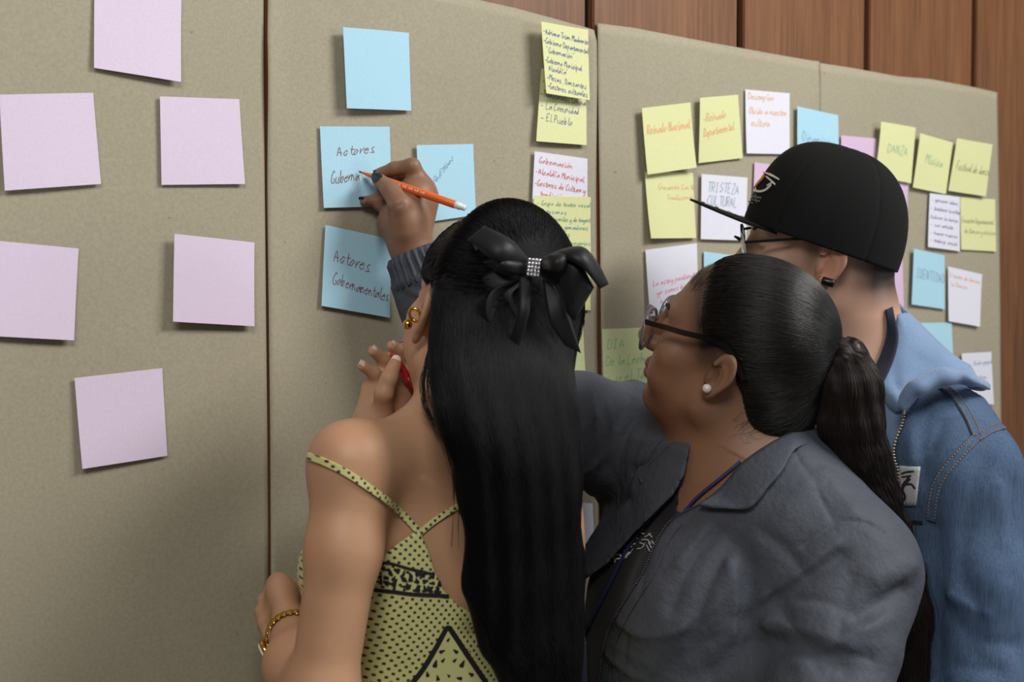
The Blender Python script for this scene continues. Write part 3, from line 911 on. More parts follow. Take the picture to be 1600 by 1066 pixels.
def g1_rh(p):
    d = flatcone(p, g1_RW, P(606, 615, z1+.018), .023, .031, cdir(0.1, 0.1, 1), 0.55)
    for pts, r in g1_fing:
        c = chain(p, [P(*q) for q in pts], r, .004)
        d = smin(d, c, .007)
    return d
def g1_body(p):
    d = masked(p, H1.c, 0.21, lambda q: head_sdf(H1.loc(q), low=.013, es=.86)*f32(H1.s))
    NB = P(752, 668, 1.372)
    d = smin(d, cone(p, H1.w(0, -0.018, -0.05), NB, .046, .048), .025)
    d = smin(d, ell(p, P(738, 853, 1.395), (.138, .088, .165), T1), .06)
    d = smin(d, cone(p, P(728, 683, 1.365), g1_LS+UP*.002, .040, .034), .035)
    d = smin(d, cone(p, P(780, 665, 1.40), g1_RS, .042, .034), .04)
    d = smin(d, ell(p, P(675, 812, 1.33), (.055, .025, .075), T1), .05)     # left shoulder blade
    d = smin(d, ell(p, P(716, 1030, 1.40), (.122, .082, .17), T1), .06)
    d = smin(d, ell(p, P(706, 1270, 1.42), (.165, .115, .17), T1), .08)
    d = smin(d, sphere(p, P(560, 892, 1.40), .057), .05)
    d = smin(d, sphere(p, P(700, 905, 1.515), .062), .05)
    # left arm
    d = smin(d, chain(p, [g1_LS, P(537, 860, 1.245), g1_LE], [.0385, .0335, .0310], .02), .03)
    fa = chain(p, [g1_LE, P(470, 1042, 1.30), g1_LW], [.034, .034, .022], .02)
    d = smin(d, fa, .02)
    d = smin(d, masked(p, g1_lhand, .12, g1_lh), .012)
    # right arm, raised in front of her
    d = smin(d, chain(p, [g1_RS, g1_RE, P(660, 755, 1.53), g1_RW], [.038, .033, .032, .023], .02), .03)
    d = smin(d, masked(p, P(606, 600, z1), .13, g1_rh), .012)
    # legs
    for s in (-1, 1):
        hip = P(706, 1270, 1.42)+TR*s*.085
        kn = np.array([hip[0], hip[1], .50])+TF*.02+TR*s*.0; an = np.array([hip[0], hip[1], .09])
        d = smin(d, chain(p, [hip, kn, an], [.085, .055, .036], .03), .04)
        d = smin(d, flatcone(p, an-UP*.045, an+TF*.13-UP*.06, .040, .034, UP, .8), .03)
    d = np.maximum(d, -p[..., 2])
    return d
SKIN1 = skin_mat('skin_warm_tan', srgb(188, 143, 111), srgb(190, 134, 108), lip=srgb(170, 92, 84))
hb = (H1.c-.145, H1.c+np.array([.145, .145, .125])); hb[0][2] = H1.c[2]-.16
rb = box_of([P(*q) for pts, _ in g1_fing for q in pts]+[P(600, 640, z1)], .022)
lb = box_of([P(418, 915, 1.41), P(474, 985, 1.47)], .02)
lo_, hi_ = box_of([g1_LS, g1_RS, P(735, 1100, 1.2), P(420, 1100, 1.2), P(735, 600, 1.62), g1_RE], .09)
zc = lo_[2]
def lips1(p): return np.where(np.linalg.norm(p-H1.c, axis=-1) < .2, lips(H1.loc(p)), 0)
sdf_obj('body', [(clip_box(g1_body, *hb), hb[0]-.003, hb[1]+.003, .0021),
                 (clip_box(g1_body, *rb), rb[0]-.003, rb[1]+.003, .0015), (clip_box(g1_body, *lb), lb[0]-.003, lb[1]+.003, .0016),
                 (clip_box(minus_boxes(g1_body, [hb, rb, lb], .008), (lo_[0], lo_[1], zc), hi_), lo_-.003, hi_+.003, .0036),
                 (clip_box(g1_body, (lo_[0]-.1, lo_[1]-.1, -.01), (hi_[0]+.1, hi_[1]+.1, zc+.006)), (lo_[0]-.11, lo_[1]-.11, -.02), (hi_[0]+.11, hi_[1]+.11, zc+.012), .011)],
        SKIN1, g1, {'lip': lips1})
for i, (pts, r) in enumerate(g1_fing):
    tip, prev = P(*pts[-1]), P(*pts[-2])
    face = -FV+UV*.3 if i == 4 else -FV*.6+UV*.6-RV*.3
    dirn = norm(tip-prev); n = norm(face-dirn*(face@dirn))
    nail(tip+n*r[-1]*.9+dirn*.002, prev+n*r[-1]*.9, face, .0052, .0062, NAIL_PALE, g1)

# ---- dress: a shell over the torso, open at the back
DRESS_POLY = [(655, 826), (622, 848), (592, 874), (560, 868), (520, 852), (476, 836), (440, 826), (250, 900), (200, 1900), (1400, 1900), (1050, 990), (880, 985), (790, 985), (745, 962), (715, 945), (694, 922), (680, 893), (668, 856)]
def g1_torso(p):
    d = ell(p, P(738, 853, 1.395), (.138, .088, .165), T1)
    d = smin(d, ell(p, P(675, 812, 1.33), (.055, .025, .075), T1), .05)
    d = smin(d, ell(p, P(716, 1030, 1.40), (.122, .082, .17), T1), .06)
    d = smin(d, ell(p, P(706, 1270, 1.42), (.165, .115, .17), T1), .08)
    d = smin(d, sphere(p, P(560, 892, 1.40), .057), .05)
    d = smin(d, sphere(p, P(700, 905, 1.515), .062), .05)
    hip = P(706, 1270, 1.42)
    q = p-hip.astype(f32)
    sk = np.sqrt((dot(q, TR)/(.165))**2+(dot(q, TF)/.12)**2)-1.0-np.clip(-q[..., 2], 0, 1)*.25
    sk = np.maximum(sk*.11, np.maximum(q[..., 2], .55-p[..., 2]))
    return smin(d, sk, .05)
g1_folds = [([(585, 945, 1.33), (660, 965, 1.30), (740, 985, 1.30)], .012, .007), ([(575, 990, 1.33), (650, 1005, 1.30), (730, 1010, 1.30)], .010, -.006),
            ([(580, 1010, 1.32), (640, 1035, 1.30), (690, 1066, 1.30)], .010, .006), ([(640, 850, 1.31), (690, 905, 1.30)], .008, .003), ([(760, 1000, 1.31), (800, 1066, 1.31)], .010, -.006), ([(600, 900, 1.32), (680, 915, 1.30)], .012, -.002)]
def g1_skin_d(p):
    d = g1_torso(p)
    return crease(p, d, g1_folds)
def g1_dress(p):
    d = np.abs(g1_skin_d(p)-.0055)-.0022
    return np.maximum(smax(d, poly_sd(p, DRESS_POLY), .003), .56-p[..., 2])
def dress_mat():
    t = NT('green_patterned_satin')
    tc = t.add('ShaderNodeTexCoord')
    mp = t.add('ShaderNodeMapping'); mp.vector_type = 'POINT'
    a = math.atan2(TR[1], TR[0]); mp.inputs['Rotation'].default_value = (0, math.radians(-7), -a)
    t.link(tc.outputs['Object'], mp.inputs[0])
    wob = t.add('ShaderNodeTexNoise', i_Scale=9.0); t.link(mp.outputs[0], wob.inputs['Vector'])
    sx = t.add('ShaderNodeSeparateXYZ'); t.link(mp.outputs[0], sx.inputs[0])
    def wave(sock, k, off):
        m = t.add('ShaderNodeMath', operation='MULTIPLY_ADD'); t.link(sock, m.inputs[0]); m.inputs[1].default_value = k
        w2 = t.add('ShaderNodeMath', operation='MULTIPLY'); t.link(wob.outputs['Fac'], w2.inputs[0]); w2.inputs[1].default_value = off
        t.link(w2.outputs[0], m.inputs[2])
        c = t.add('ShaderNodeMath', operation='COSINE'); t.link(m.outputs[0], c.inputs[0]); return c.outputs[0]
    k = 2*math.pi/0.0043
    s = t.add('ShaderNodeMath', operation='MULTIPLY'); t.link(wave(sx.outputs[0], k/2*1.15, 3.0), s.inputs[0]); t.link(wave(sx.outputs[2], k/2, 3.0), s.inputs[1])
    dots = t.ramp(s.outputs[0], [(0.40, (0, 0, 0, 1)), (0.56, (1, 1, 1, 1))])
    n = t.noise(t.coords(), 900, 2)
    dk = t.mix(t.ramp(n, [(0.4, (0, 0, 0, 1)), (0.62, (1, 1, 1, 1))]), srgb(38, 38, 34), srgb(66, 66, 48))
    c = t.mix(dots, srgb(206, 205, 138), dk)
    t.color(c)
    t.b.inputs['Roughness'].default_value = 0.42
    t.b.inputs['Sheen Weight'].default_value = 0.1
    t.bump(n, 0.05, 0.0004)
    return t.m
DRESS = dress_mat()
DBLACK = simple('black_print', srgb(24, 24, 32), 0.5)
DGREEN = simple('bright_green_satin', srgb(208, 208, 142), 0.42)
dlo, dhi = box_of([P(420, 820, 1.3), P(420, 820, 1.6), P(960, 1110, 1.3), P(960, 1110, 1.6)], .05)
dress = sdf_obj('dress', [(clip_box(g1_dress, (dlo[0], dlo[1], zc-.02), dhi), dlo-.003, dhi+.003, .0028),
                          (clip_box(g1_dress, (dlo[0]-.2, dlo[1]-.2, .5), (dhi[0]+.2, dhi[1]+.2, zc-.016)), (dlo[0]-.2, dlo[1]-.2, .5), (dhi[0]+.2, dhi[1]+.2, zc-.01), .0055)], DRESS, g1)
def panel(name, left, right, mat, off, n=14):
    """a plain printed field on the dress between two pixel lines"""
    L_, R_ = cr(left, 8), cr(right, 8)
    V = []
    for v in np.linspace(0, 1, n):
        a = np.array([np.interp(v, np.linspace(0, 1, len(L_)), L_[:, i]) for i in range(2)]); b = np.array([np.interp(v, np.linspace(0, 1, len(R_)), R_[:, i]) for i in range(2)])
        for u in np.linspace(0, 1, n):
            q = a*(1-u)+b*u; V.append(hit(g1_dress, *q))
    if any(q is None for q in V): return None
    V = np.array(V); V = V+grad(g1_dress, V)*off
    F = [(j*n+i, (j+1)*n+i, (j+1)*n+i+1, j*n+i+1) for j in range(n-1) for i in range(n-1)]
    return solid(name, (V, F), mat, dress)
panel('printed_field', [(590, 882), (588, 900), (585, 920)], [(682, 900), (694, 916), (706, 931)], DGREEN, .0004)
panel('printed_field', [(700, 986), (684, 1009), (662, 1044), (640, 1076)], [(701, 986), (719, 1010), (740, 1042), (764, 1076)], DGREEN, .0004, 18)
for pts, w in (([(587, 879), (612, 881), (640, 889), (684, 899)], .0028), ([(584, 922), (615, 925), (646, 929), (690, 931), (719, 936)], .0040),
               ([(618, 1094), (640, 1072), (661, 1046), (682, 1011), (692, 992), (700, 981), (709, 992), (721, 1010), (741, 1040), (764, 1074), (778, 1096)], .0052)):
    q, nn = path_hit(g1_dress, pts, .0006)
    ribbon('printed_band', q, nn, w, .0006, DBLACK, dress)
def blob(c, n, size, squash, ang):
    t = norm(np.cross(n, UP)); u = np.cross(t, n)
    a = t*math.cos(ang)+u*math.sin(ang); b = -t*math.sin(ang)+u*math.cos(ang)
    k = 12; V = [c+n*.0012]
    for i in range(k):
        r = size*(1+.25*math.cos(3*2*math.pi*i/k)); V.append(c+n*.0009+a*r*math.cos(2*math.pi*i/k)+b*r*squash*math.sin(2*math.pi*i/k))
    return V, [(0, i+1, (i+1) % k+1) for i in range(k)]
geo = []
for px in range(596, 700, 11):
    for dy, sz in ((-12, .0034), (-2, .0030), (9, .0036)):
        base = np.interp(px, [587, 646, 719], [901, 909, 917])
        h_ = hit(g1_dress, px+random.uniform(-3, 3), base+dy+random.uniform(-2, 2))
        if h_ is not None and h_[2] > 1.1: geo.append(blob(h_, grad(g1_dress, h_[None])[0], sz, random.uniform(.35, .8), random.uniform(0, 3)))
for px, py, sz in ((700, 1000, .0022), (690, 1018, .003), (712, 1018, .003), (680, 1038, .004), (722, 1038, .004), (668, 1054, .003), (736, 1054, .003), (701, 1056, .002), (692, 1032, .0025), (710, 1032, .0025), (684, 1060, .003), (718, 1060, .003)):
    h_ = hit(g1_dress, px, py)
    if h_ is not None: geo.append(blob(h_, grad(g1_dress, h_[None])[0], sz, .55, random.uniform(0, 3)))
tag(solid('printed_leaves', merge_geo(geo), DBLACK, dress, False), kind='stuff')
for pts, w in (([(484, 713), (510, 723), (545, 741), (590, 772), (625, 800), (648, 824), (655, 834)], .0068), ([(872, 712), (842, 724), (790, 748), (742, 772), (722, 786), (690, 806), (668, 822), (655, 834)], .0058)):
    q, nn = path_hit(g1_body, pts, .0018)
    ribbon('shoulder_strap', q, nn, w, .0022, DRESS, dress)

# ---- hair: a cap over the skull and a long straight fall
fall = [(800, 405, 1.322, .060), (790, 470, 1.315, .073), (786, 560, 1.285, .0725), (792, 640, 1.262, .070), (812, 760, 1.255, .060), (820, 900, 1.262, .060), (838, 1000, 1.268, .048), (872, 1090, 1.275, .026)]
FD = norm(TR*.9+RV*.35)
FN = norm(np.cross(FD, UP))
def g1_hair(p):
    q = H1.loc(p)
    cap = ell(q, (0, -0.020, 0.022), (0.083, 0.100, 0.083))
    ax = np.abs(q[..., 0])
    face = np.minimum(0.062-q[..., 1]-0.25*np.clip(q[..., 2]-.02, 0, 1)*0-np.clip(q[..., 2]-.075, 0, 1)*2, 9)
    cap = smax(cap, -np.minimum(face, 9), .01) if False else smax(cap, q[..., 1]-(0.012+np.clip(q[..., 2], -.03, .1)*.62), .012)
    cap = smax(cap, -(np.sqrt((ax-.085)**2+((q[..., 1]+.006)*.9)**2+((q[..., 2]+.024)*.76)**2)-.036), .006)
    cap = smax(cap, -(q[..., 2]+.075), .01)*f32(H1.s)
    d = None
    for a, b in zip(fall[:-1], fall[1:]):
        e = flatcone(p, P(*a[:3]), P(*b[:3]), a[3], b[3], FN, .36)
        d = e if d is None else smin(d, e, .02)
    # shallow locks that run down the fall
    x = dot(p-P(800, 700, 1.27).astype(f32), FD.astype(f32))
    d = d+.0016*np.sin(x*260+3*np.sin(p[..., 2]*9))*np.clip((1.5-p[..., 2])*6, 0, 1)
    bulk = ell(q, (0, -0.060, -0.035), (0.066, 0.05, 0.075))*f32(H1.s)
    return smin(smin(cap, bulk, .03), d, .03)
HAIR1 = hair_mat('black_straight_hair', srgb(8, 8, 10), .46, .14)
clo, chi = box_of([P(a, b, z) for a, b, z, r in fall]+[H1.c+.1, H1.c-.1], .10)
hair1 = sdf_obj('hair', [(g1_hair, clo, chi, .0034)], HAIR1, g1)
KN = hit(g1_hair, 833, 420)
n = 7000; k = 22
u = rng.uniform(-1, 1, n); tt = np.linspace(0, 1, k)
fc = np.array([P(*a[:3]) for a in fall]); fw = np.array([a[3] for a in fall])
ss = np.linspace(0, 1, len(fall))
end = rng.uniform(.86, 1.03, n)
tg = tt[None]*end[:, None]
ctr = np.stack([np.interp(tg, ss, fc[:, i]) for i in range(3)], -1); wd = np.interp(tg, ss, fw)
ph = rng.uniform(-.04, .04, n)[:, None]*np.sin(tg*5+rng.uniform(0, 6, n)[:, None])
X = ctr+FD*(u[:, None]*1.02+ph)[..., None]*wd[..., None]-np.sign(FN@FV)*FN*.03*np.sqrt(np.clip(1-u**2, 0.05, 1))[:, None, None]
X = to_surface(g1_hair, X, rng.uniform(.0, .0011, n)[:, None]-.004*np.clip(1-tt*14, 0, 1)[None])
strands('hair_strand', X, HAIR1, hair1, .00026, .00014)
# roots over the cap, drawn back to the bow
n = 6000
az = rng.uniform(-2.9, 2.9, n); el = rng.uniform(-.40, 1.35, n)
rt = np.stack([np.sin(az)*np.cos(el)*.084, .035*np.cos(el)*np.cos(az)+.01-.0*az, .022+np.sin(el)*.083], 1)
rt[:, 1] = np.minimum(rt[:, 1], .010+np.clip(rt[:, 2], -.03, .1)*.62)
root = H1.c+H1.s*(rt@H1.M)
tt = np.linspace(0, 1, 16)
X = arc_paths(H1.c, root, KN+rng.normal(0, .010, (n, 3)), tt)
X = to_surface(g1_hair, X, (.0010+rng.uniform(.0, .0007, n)[:, None])*np.ones((1, 16)))
X = relax(X[:, 1:])
X = to_surface(g1_hair, X, (.0008+rng.uniform(.0, .0007, n)[:, None])*np.ones((1, 15)), 3)
X = X[smooth_ones(X, .15)]
strands('hair_strand', X, HAIR1, hair1, .00024, .0002)
# loose wisps over the shoulder and down the bare back
wis = []
for _ in range(46):
    a, b = rng.uniform(-1, 1, 2)
    pts = [(682+4*a, 520, 1.31), (670+7*a, 565, 1.30), (666+9*a+5*b, 602, 1.29), (672+12*a, 640+5*b, 1.275), (698+10*a+8*b, 690, 1.262), (712+8*a, 760, 1.262), (708+8*b+6*a, 880, 1.262)]
    c = cr(pts, 5)[:rng.integers(17, 31)]
    c = np.array([P(*q) for q in c]); wis.append(np.stack([np.interp(np.linspace(0, 1, 20), np.linspace(0, 1, len(c)), c[:, i]) for i in range(3)], 1))
wis = np.array(wis)
for _ in range(3):
    dd = g1_body(wis.reshape(-1, 3).astype(f32)).reshape(wis.shape[:2])
    gg = grad(g1_body, wis.reshape(-1, 3)).reshape(wis.shape)
    wis = wis-gg*np.minimum(dd-.0012, 0)[..., None]
strands('loose_hair', wis, HAIR1, hair1, .00030, .00016)

# ---- bow
BOW = cloth_mat('black_grosgrain', srgb(10, 10, 14), srgb(14, 14, 19), 1600, .5, sheen=.08)
bow = empty('hair_bow', KN); keep(bow, g1)
zk = float((KN-CAM)@FV)
a = zk-.012; bk = zk-.002
def rb_(A, B, bulge=0.0): strip('ribbon_loop', A, B, BOW, bow, .0012, bulge=bulge)
rb_([(824, 403, a), (797, 374, a-.012), (757, 353, a-.006)], [(822, 414, a), (775, 409, a-.022), (731, 375, a-.008)], .006)
rb_([(757, 353, a-.006), (750, 375, a+.012), (780, 392, a+.012), (824, 408, a)], [(731, 375, a-.008), (742, 393, a+.008), (770, 412, a+.008), (822, 418, a)], .0)
rb_([(756, 409, a-.006), (786, 404, a-.018), (822, 412, a-.004)], [(763, 416, a-.002), (788, 428, a-.014), (822, 430, a-.004)], .006)
strip('ribbon_tail', [(814, 422, a), (768, 424, bk-.012), (718, 469, bk-.006)], [(816, 436, a), (788, 448, bk-.016), (722, 471, bk-.006)], BOW, bow, .0012)
rb_([(812, 434, a), (768, 456, a-.014), (760, 492, a-.016), (776, 521, a-.012)], [(824, 438, a), (800, 462, a-.004), (812, 498, a-.004), (790, 522, a-.010)], -.008)
strip('ribbon_tail', [(811, 430, a-.004), (811, 475, a-.018), (802, 512, a-.016), (791, 547, a-.008)], [(831, 430, a-.004), (828, 482, a-.018), (817, 524, a-.016), (803, 562, a-.008)], BOW, bow, .0012, bulge=.002)
rb_([(845, 405, a), (882, 389, a-.016), (912, 387, a-.02), (934, 412, a-.016), (951, 444, a-.008)], [(848, 416, a), (880, 405, a-.026), (906, 416, a-.034), (926, 437, a-.026), (937, 451, a-.012)], .006)
rb_([(848, 412, a), (880, 403, a-.020), (908, 416, a-.026), (928, 449, a-.014)], [(846, 432, a), (868, 449, a-.010), (884, 486, a-.016), (897, 502, a-.012)], .004)
rb_([(846, 408, a-.002), (864, 396, a-.024), (884, 400, a-.028), (884, 420, a-.018)], [(846, 420, a-.002), (862, 424, a-.030), (876, 426, a-.026), (878, 426, a-.020)], .006)
strip('ribbon_tail', [(860, 436, bk-.006), (884, 478, bk-.012), (908, 552, bk-.006)], [(848, 436, bk-.004), (858, 500, bk-.014), (882, 539, bk-.006)], BOW, bow, .0012)
geo = []
cup = norm(UV+RV*.10); crt = norm(RV-UV*.10)
for r in range(5):
    for c in range(4):
        geo.append(ico(P(834, 418, a-.013)+crt*(c-1.5)*.0034-cup*(r-2)*.0036, .0019, None, 8, 6))
solid('rhinestone', merge_geo(geo), SILVER, bow)['kind'] = 'stuff'
strip('clip_band', [(822, 404, a-.006), (834, 403, a-.011), (846, 405, a-.006)], [(823, 432, a-.006), (834, 433, a-.011), (845, 432, a-.006)], SILVER, bow, .0012)

# ---- gold earrings, watch
er = []
c = H1.w(-.082, -.004, -.036)
c = P(648, 492, float((c-CAM)@FV)-.004)
hoop = [c+(RV*.6+UV*-.35)*.0076*math.cos(t)*1.2+(UV*.8+RV*.25)*.0070*math.sin(t)-FV*.003*math.sin(t) for t in np.linspace(0, 2*math.pi, 29)]
tube('hoop_earring', hoop, .0018, GOLD, g1)
solid('ball_earring', ico(P(637, 507, float((c-CAM)@FV)-.004), .0052), GOLD, g1)
wax = norm(g1_LW-P(470, 1042, 1.30))
wc = g1_LW-wax*.016
wx = norm(np.cross(wax, UP)); wy = np.cross(wx, wax)
watch = empty('watch', wc); keep(watch, g1)
for i in range(26):
    an = 2*math.pi*i/26
    rr = .0275
    ctr_ = wc+(wx*math.cos(an)+wy*math.sin(an))*rr
    nn = wx*math.cos(an)+wy*math.sin(an); tn = -wx*math.sin(an)+wy*math.cos(an)
    solid('bracelet_link', ico(ctr_, (.0019, .0042, .0062), np.stack([nn, tn, wax]), 8, 6), GOLD, watch)
fdir = norm(-RV*.8-UV*.5-FV*.2); fdir = norm(fdir-wax*(fdir@wax))
fr = np.stack([np.cross(fdir, wax), wax, fdir])
solid('watch_case', ico(wc+fdir*.030, (.0155, .0155, .0055), fr, 24, 8), GOLD, watch)
solid('watch_face', ico(wc+fdir*.0337, (.0125, .0125, .003), fr, 24, 8), simple('watch_dial', srgb(225, 220, 205), .3), watch)

# ---- red marker between the fingers
mk = tag(empty('marker_pen', P(632, 580, 1.45)), 'short red pen between the pale-nailed fingers of the woman in the dress', 'pen')
RED = simple('red_plastic', srgb(196, 34, 44), .3)
p0, p1 = P(614, 553, z1-.002), P(650, 612, z1+.006)
pts = [p0+(p1-p0)*t for t in (0, .03, .12, .14, .9, 1.0)]
V, F = tube_geo(pts, [.0016, .0022, .0042, .0048, .0048, .0044], 14); keep(solid('barrel', (V, F), RED), mk)
V, F = tube_geo([p0+(p1-p0)*t for t in (.62, .63, .99, 1.0)], [.005, .0056, .0056, .005], 14); keep(solid('cap', (V, F), simple('dark_red_plastic', srgb(150, 24, 36), .3)), mk)
# ================================================================== the woman in the grey jacket, writing
def fold_on(f, pts, w, dep):
    """a crease drawn on the surface of f along a pixel line"""
    q = [hit(f, x, y) for x, y in cr(pts, 3)]
    q = [k for k in q if k is not None]
    return (q, w, dep)
def crease3(p, d, folds):
    for c, wdt, dep in folds:
        if len(c) < 2: continue
        c = np.asarray(c); lo = (c.min(0)-wdt*2.6).astype(f32); hi = (c.max(0)+wdt*2.6).astype(f32)
        m = ((p > lo) & (p < hi)).all(-1)
        if not m.any(): continue
        q = p[m]; e = np.full(len(q), 9, f32)
        for a, b in zip(c[:-1], c[1:]): e = np.minimum(e, cone(q, a, b, 0, 0))
        d[m] = d[m]+f32(dep)*np.exp(-1.5*np.sqrt((e/f32(wdt))**2+.04)+.3)
    return d
def zdep(p): return float((np.asarray(p)-CAM)@FV)

w2 = empty('person', P(1150, 600, 1.52)*np.array([1, 1, 0]))
tag(w2, 'woman in glasses and a grey jacket writing on the wall, dark hair in a ponytail', 'person')
H2 = Pose(P(1156, 528.5, 1.50), frame(cdir(-.866, .351, .358), cdir(.23, .912, -.339)), 1.015)
T2F = cdir(-.90, 0, -.43); T2 = frame(T2F, UP); T2L = -T2[0]
LS2, LE2 = P(1330, 892, 1.425), P(1290, 1120, 1.335)
RS2, RE2, RW2 = P(1015, 702, 1.69), P(750, 645, 1.60), P(641, 384, 1.578)
LW2 = LE2+np.array([0, 0, -.05])-UP*.10+T2F*.16
def torso2(p):
    d = ell(p, P(1150, 930, 1.56), (.185, .115, .22), T2)
    d = smin(d, cone(p, P(1200, 770, 1.52), LS2, .055, .055), .06)
    d = smin(d, cone(p, P(1120, 770, 1.57), RS2, .055, .050), .06)
    d = smin(d, ell(p, P(1090, 960, 1.475), (.07, .07, .08), T2), .05)
    d = smin(d, ell(p, P(1010, 930, 1.62), (.07, .07, .08), T2), .05)
    d = smin(d, ell(p, P(1130, 1150, 1.56), (.185, .145, .20), T2), .08)
    return smin(d, ell(p, P(1140, 1330, 1.57), (.195, .150, .18), T2), .08)
w2_fing = [
    ([(661, 292, 1.592), (644, 260, 1.580), (616, 264, 1.586), (594, 271, 1.592)], [.0115, .0098, .0084, .0070]),
    ([(662, 308, 1.606), (630, 282, 1.606), (608, 285, 1.603), (597, 291, 1.600)], [.0105, .0095, .0082, .0070]),
    ([(654, 324, 1.612), (618, 300, 1.612), (600, 309, 1.606), (593, 322, 1.600)], [.0100, .0090, .0078, .0066]),
    ([(642, 340, 1.608), (610, 318, 1.606), (588, 313, 1.600), (570, 314, 1.592)], [.0092, .0080, .0070, .0060]),
    ([(634, 360, 1.558), (625, 322, 1.546), (611, 298, 1.556), (592, 281, 1.572)], [.0175, .0138, .0112, .0082]),
]
def w2_hand(p):
    d = flatcone(p, RW2, P(652, 312, 1.590), .0255, .0300, cdir(1, .2, -.3), 0.86)
    d = smin(d, ell(p, P(628, 345, 1.570), (.020, .030, .022)), .02)
    d = smin(d, ell(p, P(618, 350, 1.590), (.018, .030, .020)), .02)
    for pts, r in w2_fing:
        d = smin(d, chain(p, [P(*q) for q in pts], r, .004), .007)
    d = d+.0012*np.exp(-(cone(p, P(612, 330, 1.54), P(628, 318, 1.53), 0, 0)/.003)**2)
    return d
def w2_body(p):
    d = masked(p, H2.c, .22, lambda q: head_sdf(H2.loc(q), full=.8, low=.012, es=.86)*f32(H2.s))
    NB = P(1163, 752, 1.535)
    d = smin(d, cone(p, H2.w(0, -.022, -.055), NB, .056, .060), .03)
    d = smin(d, ell(p, H2.w(0, .025, -.095), (.040, .040, .030), H2.M), .03)
    d = smin(d, torso2(p), .05)
    d = smin(d, chain(p, [LS2, LE2, LW2], [.050, .042, .028], .02), .03)
    d = smin(d, chain(p, [RS2, RE2, RW2], [.048, .040, .025], .02), .03)
    d = smin(d, masked(p, P(625, 320, 1.59), .14, w2_hand), .012)
    d = smin(d, flatcone(p, LW2, LW2+T2F*.10-UP*.05, .026, .030, T2L, .5), .012)
    for k in range(4):
        a = LW2+T2F*.10-UP*(.045+.0)+np.array([0, 0, .026-.017*k]); d = smin(d, chain(p, [a, a+T2F*.035-UP*.015, a+T2F*.045-UP*.04], [.0095, .0088, .007]), .006)
    d = smin(d, chain(p, [LW2+T2F*.04+UP*.02, LW2+T2F*.08+UP*.02, LW2+T2F*.11-UP*.0], [.012, .010, .008]), .008)
    for s in (-1, 1):
        hip = P(1140, 1330, 1.57)+T2L*s*.10
        kn = np.array([hip[0], hip[1], .50])+T2F*.02; an = np.array([hip[0], hip[1], .09])
        d = smin(d, chain(p, [hip, kn, an], [.095, .060, .042], .03), .04)
        d = smin(d, flatcone(p, an-UP*.045, an+T2F*.14-UP*.06, .040, .034, UP, .8), .03)
    return np.maximum(d, -p[..., 2])
SKIN2 = skin_mat('skin_deep_tan', srgb(138, 102, 80), srgb(138, 96, 75), lip=srgb(140, 78, 70))
def line2(p):
    q = H2.loc(p); hl = .026+np.clip(q[..., 2], -.02, .1)*.42
    v = np.clip(1-(q[..., 1]-hl-.002)/.020, 0, 1)**1.5*.75*np.clip((q[..., 2]+.035)/.02, 0, 1)
    e = (np.abs(q[..., 0]) > .0765) & (np.abs(q[..., 1]+.01) < .035)
    return np.where((np.linalg.norm(p-H2.c, axis=-1) < .2) & ~e, v, 0)
def lips2(p): return np.where(np.linalg.norm(p-H2.c, axis=-1) < .2, lips(H2.loc(p)), 0)
hb = (H2.c-np.array([.15, .15, .165]), H2.c+.14)
nb = box_of([P(1060, 700, 1.46), P(1060, 840, 1.46), P(1250, 690, 1.60), P(1030, 830, 1.60)], .03); nb[1][2] = hb[0][2]+.004
rb = box_of([P(*q) for pts, _ in w2_fing for q in pts]+[P(640, 402, 1.578)], .03)
lo_, hi_ = box_of([P(1450, 1400, 1.3), P(640, 420, 1.6), P(1000, 640, 1.78), P(1000, 1400, 1.78), LW2, P(1450, 700, 1.3)], .08)
rest = minus_boxes(w2_body, [hb, nb, rb], .018)
sdf_obj('body', [(clip_box(w2_body, *hb), hb[0]-.003, hb[1]+.003, .0019), (clip_box(w2_body, *nb), nb[0]-.003, nb[1]+.003, .0034),
                 (clip_box(w2_body, *rb), rb[0]-.003, rb[1]+.003, .0014),
                 (clip_box(rest, (lo_[0], lo_[1], .0), hi_), (lo_[0]-.01, lo_[1]-.01, -.02), hi_+.01, .0095)], SKIN2, w2, {'lip': lips2, 'stubble': line2})
for i in (0, 4, 3):
    pts, r = w2_fing[i]
    tip, prev = P(*pts[-1]), P(*pts[-2])
    face = {4: -FV*1.0+UV*.12-RV*.05, 0: -FV*.55+UV*.7, 3: -FV*.2-RV*.2+UV*.9}[i]
    dirn = norm(tip-prev); n = norm(face-dirn*(face@dirn))
    nail(tip+n*r[-1]*(1.16 if i == 4 else .92)+dirn*(-.001 if i == 4 else .001), prev+n*(r[-2]*1.10 if i == 4 else r[-1]*.9), face, .0066 if i == 4 else .005, .0080 if i == 4 else .0055, NAIL_BLACK, w2)

# ---- black shirt, lanyard
NECKLINE = [(900, 300), (1010, 560), (1070, 690), (1062, 760), (1058, 802), (1092, 792), (1150, 745), (1215, 690), (1500, 600), (1500, 300)]
def w2_shirt(p):
    t_ = torso2(p); d = np.maximum(t_-.004, -(t_+.006))
    d = smax(d, -poly_sd(p, NECKLINE), .002)
    return np.maximum(d, (.95-p[..., 2]))
BLACKC = cloth_mat('black_cotton', srgb(20, 20, 24), srgb(26, 26, 31), 1200, .85)
slo, shi = box_of([P(890, 700, 1.40), P(1250, 700, 1.72), P(890, 1150, 1.40), P(1400, 1150, 1.75)], .08)
shirt = sdf_obj('shirt', [(clip_box(w2_shirt, slo, shi), slo-.003, shi+.003, .0042)], BLACKC, w2)

